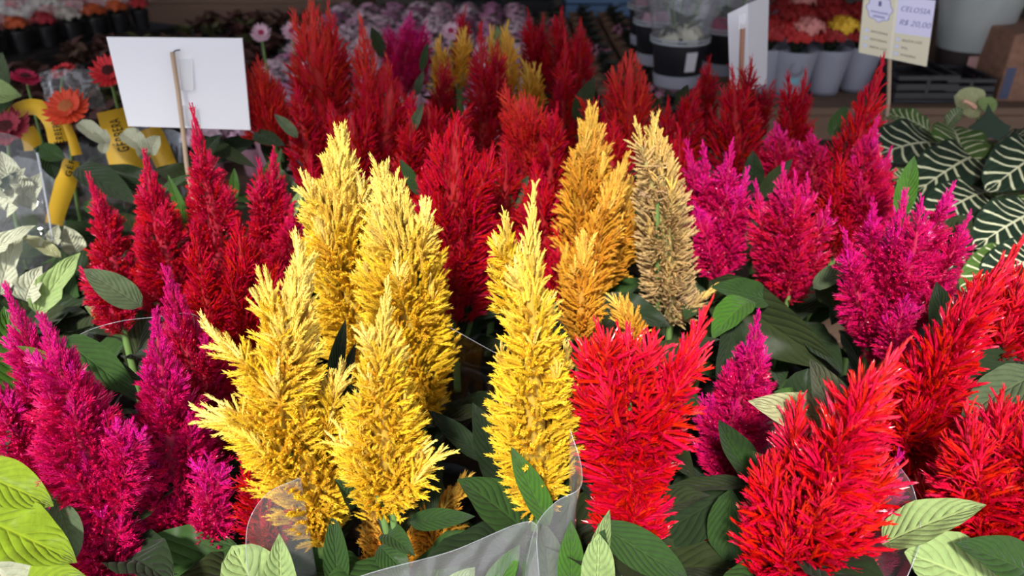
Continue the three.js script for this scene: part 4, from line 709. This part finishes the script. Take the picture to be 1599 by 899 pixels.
// ---------------------------------------------------------------- the stalls behind
const tableWood = std({ color: col(0.26, 0.17, 0.12), roughness: 0.8, map: woodTex }), crateBlack = std({ color: col(0.012, 0.012, 0.016), roughness: 0.4 }), crateBlue = std({ color: col(0.06, 0.12, 0.28), roughness: 0.5 });
const kraft = std({ color: col(0.44, 0.25, 0.17), roughness: 0.85, map: grain }), mauve = std({ color: col(0.34, 0.17, 0.22), roughness: 0.6 }), cardboard = std({ color: col(0.32, 0.16, 0.105), roughness: 0.9, map: grain }), ribbonBlue = std({ color: col(0.05, 0.06, 0.12), roughness: 0.6 });
function table(label, x0, x1, z0, z1, y, mat = tableWood, apron = 0.08) {
  const w = x1 - x0, d = z0 - z1, g = thing('stall_table', label, 'table', V((x0 + x1) / 2, 0, (z0 + z1) / 2)), n = Math.max(2, Math.round(d / 0.22));
  for (let i = 0; i < n; i++) mesh('board', box(w, 0.025, d / n - 0.004, 0, y - 0.0125, -d / 2 + (i + 0.5) * d / n), mat, g);
  mesh('apron', box(w, apron, 0.03, 0, y - 0.026 - apron / 2, d / 2 - 0.016), mat, g); mesh('apron', box(w, apron, 0.03, 0, y - 0.026 - apron / 2, -d / 2 + 0.016), mat, g);
  for (const [sx, sz] of [[-1, -1], [1, -1], [-1, 1], [1, 1]]) mesh('leg', box(0.06, y - 0.026, 0.06, sx * (w / 2 - 0.04), (y - 0.026) / 2, sz * (d / 2 - 0.07)), mat, g);
  return y;
}
const T1 = table('low wooden stall table in front, full of reddish brown foliage pots', -2.15, -0.98, -2.1, -3.1, 0.72), T1b = table('narrow wooden stall table of brown foliage pots beside the slanting dark table', -1.95, -0.98, -3.12, -3.65, 0.72), T1c = table('small wooden stall table of brown foliage pots farthest back on the left', -1.62, -0.98, -3.67, -4.3, 0.72), T2 = table('wooden stall table full of pale pink flower pots', -0.96, 0.1, -2.1, -4.5, 0.72), T3 = table('wooden stall table with kraft brown pots', 0.12, 0.62, -2.3, -4.5, 0.74);
const T4 = table('wooden stall table carrying black buckets, grey pots and a cardboard box', 0.64, 2.6, -2.42, -4.3, 0.86), T5 = table('long plank table edge far behind the brown foliage', -2.6, -0.9, -4.6, -5.4, 0.86, std({ color: col(0.30, 0.19, 0.14), roughness: 0.8, map: woodTex }), 0.14);
function tuft(n, L, w, rise, seed, wave = 0.1) {        // merged leaves of a small pot plant
  const r = rngOf(seed), gs = [], q = new THREE.Quaternion(), m = new THREE.Matrix4();
  for (let i = 0; i < n; i++) { const a = i * 2.4 + r(), l = L * (0.6 + 0.6 * r()), d = V(Math.cos(a), rise * (0.2 + 1.5 * r()), Math.sin(a)).normalize(), X = d.clone().cross(Y1).normalize(), Z = X.clone().cross(d); const g = leafGeo({ bend: 0.9, fold: 0.25, wave, nu: 5, nv: 2, seed: i }); g.scale(l * w, l, l); g.applyMatrix4(m.makeBasis(X, d, Z)); g.translate(0, 0.075 + 0.03 * r(), 0); gs.push(g); }
  return mergeGeometries(gs);
}
function flowers(n, R, size, petals, height, seed, dome = 0.5) {   // many small flowers over a dome
  const r = rngOf(seed), gs = [];
  for (let i = 0; i < n; i++) {
    const t = Math.sqrt((i + 0.5) / n), a = i * 2.4, out = V(Math.cos(a) * t, 1.1 - t * 0.7, Math.sin(a) * t).normalize(), q = new THREE.Quaternion().setFromUnitVectors(Y1, out.add(V((r() - 0.5) * 0.5, 0, (r() - 0.5) * 0.5)).normalize()), s = size * (0.8 + 0.4 * r());
    for (let k = 0; k < petals; k++) { const g = new THREE.CircleGeometry(s * 0.36, 6); g.scale(1, 1.25, 1); g.translate(0, s * 0.34, 0); g.rotateX(-Math.PI / 2 + 0.25); g.rotateY(k / petals * 6.2832); g.applyQuaternion(q); g.translate(Math.cos(a) * t * R, height + dome * R * (1 - t * t) + (r() - 0.5) * R * 0.12, Math.sin(a) * t * R); gs.push(g); }
  }
  return mergeGeometries(gs);
}
const bloomMat = (r, g, b) => std({ color: col(r, g, b), roughness: 0.7, side: THREE.DoubleSide });
function potPlant(name, label, category, pos, { pot = potGeo, potM = potMat, tuftG, tuftM, blooms, bloomM, group, film }) {
  const g = thing(name, label, category, pos, group); mesh('pot', pot, potM, g);
  if (tuftG) { const t = mesh('foliage', tuftG, tuftM, g); t.userData.kind = 'stuff'; }
  if (blooms) { const b = mesh('blossoms', blooms, bloomM, g); b.userData.kind = 'stuff'; }
  if (film) coneFilm(0.045, 0.075, 0.17, film, clearFilm, g);
  return g;
}
const jit = (s) => (rng() - 0.5) * s;
// reddish brown foliage on the left table
{
  const mats = [std({ color: col(0.085, 0.028, 0.022), roughness: 0.7, side: THREE.DoubleSide }), std({ color: col(0.10, 0.05, 0.028), roughness: 0.7, side: THREE.DoubleSide }), std({ color: col(0.10, 0.10, 0.035), roughness: 0.7, side: THREE.DoubleSide })];
  const tufts = [tuft(22, 0.075, 0.5, 0.8, 11), tuft(22, 0.08, 0.45, 0.9, 12)];
  const label = ['small pot of dark reddish brown foliage on the low left table', 'small pot of brownish foliage on the low left table', 'small pot of olive green foliage among the brown ones'];
  const proto = mats.map((m, i) => tufts.map((t) => potPlant('foliage_pot', label[i], 'plant', V(-1.2, T1, -9), { tuftG: t, tuftM: m, group: `${['reddish brown', 'brownish', 'olive green'][i]} foliage pots on the left table` })));
  let used = new Set();
  for (let i = 0; i < 14; i++) for (let j = 0; j < 17; j++) {
    const x = -1.05 - i * 0.122 + jit(0.015), z = -2.2 - j * 0.122 + jit(0.015);
    if (x < -0.62 * -z - 0.35 || z < -4.25 || !(z > -3.05 ? x > -2.1 : z > -3.6 ? x > -1.9 && z < -3.17 : x > -1.57 && z < -3.72)) continue;
    const k = rng() < 0.62 ? 0 : rng() < 0.75 ? 1 : 2, v = rng() < 0.5 ? 0 : 1, p = proto[k][v], key = k * 2 + v;
    const l = `${['small dark reddish brown foliage', 'small brownish foliage', 'small olive green foliage'][k]} pot, ${NTH[i]} from the right in the ${NTH[j]} row`;
    if (!used.has(key)) { used.add(key); p.position.set(x, T1, z); p.userData.label = l; } else copyOf(p, V(x, T1, z), rng() * 6, l);
  }
  proto.flat().forEach((p, i) => { if (!used.has(i)) scene.remove(p); });
}
// pale pink flowers in mauve pots
{
  const fol = std({ color: col(0.05, 0.075, 0.045), roughness: 0.8, side: THREE.DoubleSide }), mats = [bloomMat(0.66, 0.38, 0.5), bloomMat(0.70, 0.5, 0.57), bloomMat(0.56, 0.23, 0.4)], t = tuft(16, 0.08, 0.5, 0.6, 21), f = [flowers(34, 0.066, 0.024, 5, 0.115, 31), flowers(28, 0.068, 0.026, 5, 0.12, 32)];
  const words = ['pale mauve', 'greyish pink', 'purple pink'];
  const proto = mats.map((m, i) => potPlant('flower_pot', `mauve pot of ${words[i]} flowers on the middle back table`, 'flower', V(-0.5, T2, -9), { potM: mauve, tuftG: t, tuftM: fol, blooms: f[i % 2], bloomM: m, group: `pots of ${words[i]} flowers on the middle back table` })), used = new Set();
  for (let i = 0; i < 8; i++) for (let j = 0; j < 17; j++) {
    const x = -0.9 + i * 0.132 + jit(0.02), z = -2.2 - j * 0.136 + jit(0.02); if (z < -4.42) continue;
    const k = Math.floor(rng() * 3), l = `mauve pot of ${words[k]} flowers, ${NTH[i]} from the left in the ${NTH[j]} row`; if (!used.has(k)) { used.add(k); proto[k].position.set(x, T2, z); proto[k].userData.label = l; } else copyOf(proto[k], V(x, T2, z), rng() * 6, l);
  }
  for (const [px, py, D, l] of [[434, 66, 2.0, 'large pink rimmed flower nearest the white card, over the pale pots'], [408, 52, 2.15, 'pale pink flower farther left beside the large pink rimmed one'], [698, 66, 2.0, 'large pink flower by the thin crimson spire at the back']]) {
    const c = at(px, py, D), g = thing('pink_daisy', l, 'flower', V(c.x, T2, Math.min(c.z, -2.14))); c.z = Math.min(c.z, -2.14); const pk = bloomMat(0.62, 0.2, 0.34);
    daisy(g, c, metres(17, c), V(0.1, 0.6, 0.7), bloomMat(0.66, 0.42, 0.5), bloomMat(0.55, 0.06, 0.16), 50 + px);
    mesh('stalk', tube([V(0, 0.005, 0), c.clone().sub(g.position).add(V(0, -0.003, 0))], 0.004, 0.003, 6, 4), stemMat, g);
  }
}
{ // wrapped pot beside the white card
  const c = at(396, 118, 1.95), g = thing('wrapped_pot', 'round mauve wrapped pot behind the right edge of the white card', 'pot', V(c.x - 0.02, 0.72, -2.16));
  mesh('wrapper', lathe([[0.001, 0], [0.05, 0], [0.062, 0.05], [0.075, 0.13], [0.086, 0.18], [0.082, 0.18], [0.07, 0.13], [0.001, 0.12]], 22), mauve, g);
  leaf(g, inG(g, 0.07, 0.16, 0.02), inG(g, 0.17, 0.175, 0.05), 0.045, LEAF.cream, { bend: 0.6 }); const t = mesh('foliage', tuft(16, 0.1, 0.5, 0.7, 27).translate(0, 0.06, 0), LEAF.dark, g); t.userData.kind = 'stuff';
}
// kraft pots on the third table
{
  const square = (() => { const g = lathe([[0.001, 0], [0.072, 0], [0.092, 0.085], [0.096, 0.088], [0.09, 0.09], [0.086, 0.075], [0.001, 0.07]], 4); g.rotateY(Math.PI / 4); return g.toNonIndexed(); })(); square.computeVertexNormals();
  const fol = std({ color: col(0.035, 0.04, 0.03), roughness: 0.8, side: THREE.DoubleSide }), t = tuft(16, 0.06, 0.6, 0.4, 23), f = flowers(9, 0.045, 0.03, 5, 0.09, 33);
  const a = potPlant('kraft_pot', 'square kraft brown pot with a low dark plant on the third table', 'pot', V(0.2, T3, -9), { pot: square, potM: kraft, tuftG: t, tuftM: fol, group: 'square kraft pots with dark plants' });
  const b = potPlant('kraft_pot', 'square kraft brown pot with small pink flowers on the third table', 'pot', V(0.2, T3, -9), { pot: square, potM: kraft, tuftG: t, tuftM: fol, blooms: f, bloomM: bloomMat(0.6, 0.25, 0.36), group: 'square kraft pots with pink flowers' });
  let na = 0, nb = 0;
  for (let i = 0; i < 3; i++) for (let j = 0; j < 13; j++) { const x = 0.215 + i * 0.155, z = -2.4 - j * 0.158; if (z < -4.42) continue; const pink = (i * 5 + j * 3) % 7 === 2; const root = pink ? b : a, n = pink ? nb++ : na++; const l = `square kraft brown pot ${pink ? 'with small pink flowers' : 'with a low dark plant'}, ${NTH[i]} from the left, ${NTH[j]} row`; if (!n) { root.position.set(x, T3, z); root.userData.label = l; } else copyOf(root, V(x, T3, z), 0, l); }
}
// far crates under the frame's upper edge
function crate(label, mat, x, y, z, w, h, d) {
  const g = thing('crate', label, 'crate', V(x, y, z)); mesh('base', box(w, 0.012, d, 0, 0.006, 0), mat, g);
  for (const [ww, dd, px, pz] of [[w, 0.012, 0, d / 2 - 0.006], [w, 0.012, 0, -d / 2 + 0.006], [0.012, d - 0.024, w / 2 - 0.006, 0], [0.012, d - 0.024, -w / 2 + 0.006, 0]]) { mesh('side', mergeGeometries([box(ww, h * 0.3, dd, px, 0.012 + h * 0.15, pz), box(ww, h * 0.3, dd, px, 0.012 + h * 0.5, pz), box(ww, h * 0.22, dd, px, 0.012 + h * 0.86, pz), box(Math.max(0.014, ww * 0.06), h * 0.96, Math.max(0.014, dd * 0.06), px, 0.012 + h * 0.48, pz)]), mat, g); }
}
crate('dark blue crate on the far plank table', crateBlue, -2.0, T5, -5.0, 0.5, 0.26, 0.34); crate('black crate beside the dark blue one on the far plank table', crateBlack, -1.4, T5, -5.0, 0.5, 0.28, 0.34);
{
  const t = table('narrow far table with blue and black crates in the middle', -0.7, 1.6, -4.75, -5.3, 0.72);
  crate('light blue crate on the narrow far table', std({ color: col(0.12, 0.22, 0.40), roughness: 0.5 }), 0.62, t, -5.02, 0.6, 0.2, 0.4); crate('black crate left of the light blue one', crateBlack, -0.05, t, -5.02, 0.6, 0.28, 0.4); 
}
// wrapped small flowers in black pots on the far left table
{
  const O = V(-2.27, 0, -3.2), U = V(0.48, 0, -0.88).normalize(), N = V(-0.88, 0, -0.48), Yt = 0.80;
  const c = O.clone().addScaledVector(U, 0.25).addScaledVector(N, 0.42), g = thing('stall_table', 'dark slanting table at far left carrying film wrapped flowers', 'table', V(c.x, 0, c.z)), dark = std({ color: col(0.02, 0.017, 0.017), roughness: 0.6 });
  g.rotation.y = Math.atan2(-U.z, U.x);
  for (let i = 0; i < 4; i++) mesh('board', box(1.7, 0.03, 0.225, 0, Yt - 0.015, 0.34 - i * 0.23), dark, g);
  mesh('skirt', box(1.7, 0.05, 0.02, 0, Yt - 0.055, 0.44), dark, g); for (const [x, z] of [[-0.8, 0.38], [0.8, 0.38], [-0.8, -0.4], [0.8, -0.4]]) mesh('leg', box(0.05, Yt - 0.03, 0.05, x, (Yt - 0.03) / 2, z), dark, g);
  const cols = [['orange', 0.62, 0.10, 0.02], ['red', 0.5, 0.02, 0.025], ['pink', 0.62, 0.26, 0.24], ['white', 0.65, 0.58, 0.5], ['crimson', 0.42, 0.015, 0.03]], t = tuft(12, 0.07, 0.55, 0.7, 24), f = flowers(54, 0.052, 0.019, 4, 0.115, 34, 0.6);
  const proto = cols.map(([n, r, gg, b], i) => potPlant('kalanchoe_pot', `film wrapped black pot of ${n} flowers on the slanting far left table`, 'flower', V(0, Yt, -9), { tuftG: t, tuftM: LEAF.dark, blooms: f, bloomM: bloomMat(r, gg, b), film: 11 + i, group: `${n} film wrapped pots on the slanting table` })), used = new Set();
  for (let i = 0; i < 12; i++) for (let j = 0; j < 6; j++) { const p = O.clone().addScaledVector(U, -0.42 + i * 0.125).addScaledVector(N, 0.07 + j * 0.135); p.y = Yt; const k = Math.floor(rng() * 5); const l = `film wrapped pot of ${cols[k][0]} flowers, ${NTH[i]} along the ${NTH[j]} row of the slanting table`; if (!used.has(k)) { used.add(k); proto[k].position.copy(p); proto[k].userData.label = l; } else copyOf(proto[k], p, rng() * 6, l); }
}
// buckets of film wrapped bouquets, grey kalanchoe pots, boxes on the right table
{
  const bucket = (label, px, D, rp, bloomM, seed, tag) => {
    const p = at(px, 100, D), g = thing('flower_bucket', label, 'bucket', V(p.x, T4, p.z)), s = rp;
    mesh('bucket', lathe([[0.001, 0], [0.075 * s, 0], [0.09 * s, 0.13 * s], [0.098 * s, 0.15 * s], [0.094 * s, 0.15 * s], [0.085 * s, 0.12 * s], [0.001, 0.11 * s]], 28), crateBlack, g);
    mesh('rim', mergeGeometries([new THREE.TorusGeometry(0.098 * s, 0.004, 8, 36).rotateX(Math.PI / 2).translate(0, 0.15 * s, 0), new THREE.TorusGeometry(0.1 * s, 0.003, 8, 36).rotateX(Math.PI / 2).translate(0, 0.162 * s, 0)]), std({ color: col(0.42, 0.44, 0.48), roughness: 0.3 }), g);
    mesh('foot_band', lathe([[0.0765 * s, 0], [0.083 * s, 0.04 * s], [0.081 * s, 0.042 * s]], 28), std({ color: col(0.28, 0.28, 0.33), roughness: 0.6 }), g);
    if (tag) { const q = (x, y) => { const a = x, rr = lerp(0.0765, 0.091, y / 0.14) * s + 0.002; return V(Math.sin(a) * rr, y * s, Math.cos(a) * rr); }; mesh('label', slab([q(0.1, 0.125), q(0.55, 0.125), q(0.55, 0.06), q(0.1, 0.06)], 0.001), std({ color: col(0.55, 0.52, 0.56), roughness: 0.6 }), g); }
    const t = mesh('foliage', tuft(18, 0.1 * s, 0.5, 0.9, seed).translate(0, 0.05 * s, 0), LEAF.dark, g); t.userData.kind = 'stuff';
    const b = mesh('blossoms', flowers(16, 0.075 * s, 0.036, 6, 0.155 * s, seed, 0.5), bloomM, g); b.userData.kind = 'stuff';
    const b2 = mesh('blossoms', flowers(9, 0.10 * s, 0.034, 6, 0.30 * s, seed + 7, 0.4), bloomM, g); b2.userData.kind = 'stuff'; mesh('stalks', mergeGeometries([0, 1, 2, 3, 4].map((k) => tube([V(0, 0.1 * s, 0), V(Math.cos(k * 2.4) * 0.07 * s, 0.31 * s, Math.sin(k * 2.4) * 0.07 * s)], 0.003, 0.002, 5, 2))), stemMat, g);
    coneFilm(0.09 * s, 0.15 * s, 0.30 * s, seed, hazyFilm, g).position.y = 0.14 * s;
  };
  const cream = bloomMat(0.72, 0.68, 0.5), mag = bloomMat(0.42, 0.01, 0.08), mix = bloomMat(0.6, 0.3, 0.36);
  bucket('black bucket of cream flowers with a clear rim and a white label', 1058, 2.72, 1.0, cream, 91, true); bucket('black bucket of dark pink flowers behind the narrow grey card', 1130, 2.9, 1.0, mag, 92);
  bucket('film wrapped bucket of pale pink flowers behind the cream ones', 1025, 3.05, 1.0, mix, 93); bucket('film wrapped bucket of white flowers in the second row', 1092, 3.2, 1.0, cream, 94); bucket('film wrapped bucket of dark pink flowers in the second row', 1010, 3.4, 1.0, mag, 95); bucket('film wrapped bucket of pink flowers in the last row', 1075, 3.55, 1.0, mix, 96);
}
{
  const greyPot = lathe([[0.001, 0], [0.05, 0], [0.052, 0.02], [0.0525, 0.024], [0.07, 0.13], [0.0735, 0.15], [0.07, 0.15], [0.066, 0.125], [0.001, 0.12]], 24), grey = std({ color: col(0.26, 0.26, 0.32), roughness: 0.55 }), fol = LEAF.dark;
  const redB = bloomMat(0.29, 0.006, 0.007), brightB = bloomMat(0.42, 0.01, 0.009), yel = bloomMat(0.72, 0.42, 0.02), salmon = bloomMat(0.62, 0.22, 0.2), t = tuft(16, 0.085, 0.6, 0.8, 25).translate(0, 0.05, 0), f = flowers(120, 0.09, 0.019, 4, 0.19, 35, 0.55), f2 = flowers(42, 0.05, 0.02, 4, 0.222, 36, 0.5);
  const spots = [[1236, 2.58, brightB, 'grey pot of bright red flowers with a salmon patch, right of the narrow card', salmon], [1287, 2.6, redB, 'grey pot of red and yellow flowers in the middle of the front row', yel], [1334, 2.64, redB, 'grey pot of small red flowers beside the price card', null], [1192, 2.62, redB, 'grey pot of red flowers half behind the narrow grey card', null], [1232, 2.85, redB, 'pot of deep red flowers behind the salmon patched one', null], [1280, 2.86, redB, 'pot of deep red flowers behind the red and yellow one', null], [1325, 2.9, redB, 'pot of deep red flowers in the second row nearest the price card', null], [1222, 3.1, redB, 'pot of deep red flowers in the third row by the narrow card', salmon], [1268, 3.12, redB, 'pot of deep red flowers in the middle of the third row', null], [1215, 3.36, redB, 'pot of deep red flowers in the last row, left', null], [1255, 3.38, redB, 'pot of deep red flowers in the last row, right', null]];
  for (const [px, D, m, l, extra] of spots) {
    const p = at(px, 120, D), g = thing('kalanchoe_pot', l, 'flower', V(p.x, T4, p.z)); mesh('pot', greyPot, grey, g); mesh('foliage', t, fol, g).userData.kind = 'stuff'; mesh('blossoms', f, m, g).userData.kind = 'stuff';
    if (extra) { const e = mesh('blossoms', f2, extra, g); e.userData.kind = 'stuff'; e.position.set(0.015, 0, 0.035); }
    if (px === 1236) { mesh('round_print', new THREE.TorusGeometry(0.02, 0.003, 6, 24).rotateX(-0.17).translate(-0.012, 0.098, 0.066), std({ color: col(0.2, 0.2, 0.24), roughness: 0.6 }), g); mesh('blue_label', box(0.03, 0.018, 0.002, -0.012, 0.06, 0.06).rotateX(0), std({ color: col(0.16, 0.34, 0.42), roughness: 0.6 }), g); }
  }
}
{
  const p = at(1500, 120, 2.75), g = thing('flower_bucket', 'dark bucket in tall clear film with two small labels, right of the price card', 'bucket', V(p.x, T4, p.z));
  mesh('bucket', lathe([[0.001, 0], [0.09, 0], [0.105, 0.15], [0.11, 0.17], [0.105, 0.17], [0.1, 0.15], [0.001, 0.14]], 28), std({ color: col(0.05, 0.035, 0.035), roughness: 0.35 }), g);
  for (const [x, m] of [[-0.028, [0.5, 0.28, 0.26]], [0.03, [0.5, 0.46, 0.48]]]) mesh('label', box(0.04, 0.04, 0.002, x, 0.09, 0.1), std({ color: col(...m), roughness: 0.6 }), g);
  mesh('foliage', tuft(16, 0.14, 0.4, 1.4, 26).translate(0, 0.1, 0), LEAF.dark, g).userData.kind = 'stuff';
  coneFilm(0.105, 0.16, 0.34, 21, phys({ color: col(0.7, 0.74, 0.72), roughness: 0.3, transmission: 0.5, thickness: 0, side: THREE.DoubleSide }), g).position.y = 0.12;
  crate('low black tray crate under the price card', crateBlack, at(1420, 140, 2.58).x, T4, -2.6, 0.2, 0.08, 0.26);
  crate('black crate in front of the film wrapped bucket', crateBlack, at(1490, 140, 2.56).x, T4, -2.57, 0.16, 0.07, 0.2);
}
{
  const p = at(1590, 120, 2.6), g = thing('cardboard_box', 'brown cardboard box with dark tape at the right edge', 'box', V(p.x + 0.03, T4, -2.62));
  mesh('carton', box(0.3, 0.215, 0.26, 0, 0.1075, 0, 0.006), cardboard, g); mesh('flap', box(0.3, 0.004, 0.1, 0, 0.217, 0.1).rotateX(0), cardboard, g);
  mesh('tape', mergeGeometries([box(0.016, 0.08, 0.002, -0.075, 0.15, 0.131), box(0.03, 0.1, 0.002, -0.13, 0.06, 0.131)]), ribbonBlue, g);
  const q = V(p.x + 0.1, T4, -2.95), h = potPlant('flower_pot', 'leafy pot with a few pink star flowers behind the cardboard box', 'flower', q, { tuftG: tuft(30, 0.16, 0.35, 1.2, 28).translate(0, 0.12, 0), tuftM: LEAF.dark });
  const c = at(1588, 58, 2.7); daisy(h, c, metres(20, c), V(-0.1, 0.6, 0.7), bloomMat(0.66, 0.26, 0.32), bloomMat(0.6, 0.3, 0.3), 88); mesh('stalk', tube(local(h, [q.clone().setY(T4 + 0.08), c]), 0.003, 0.003, 6, 4), stemMat, h);
}
renderer.render(scene, camera);
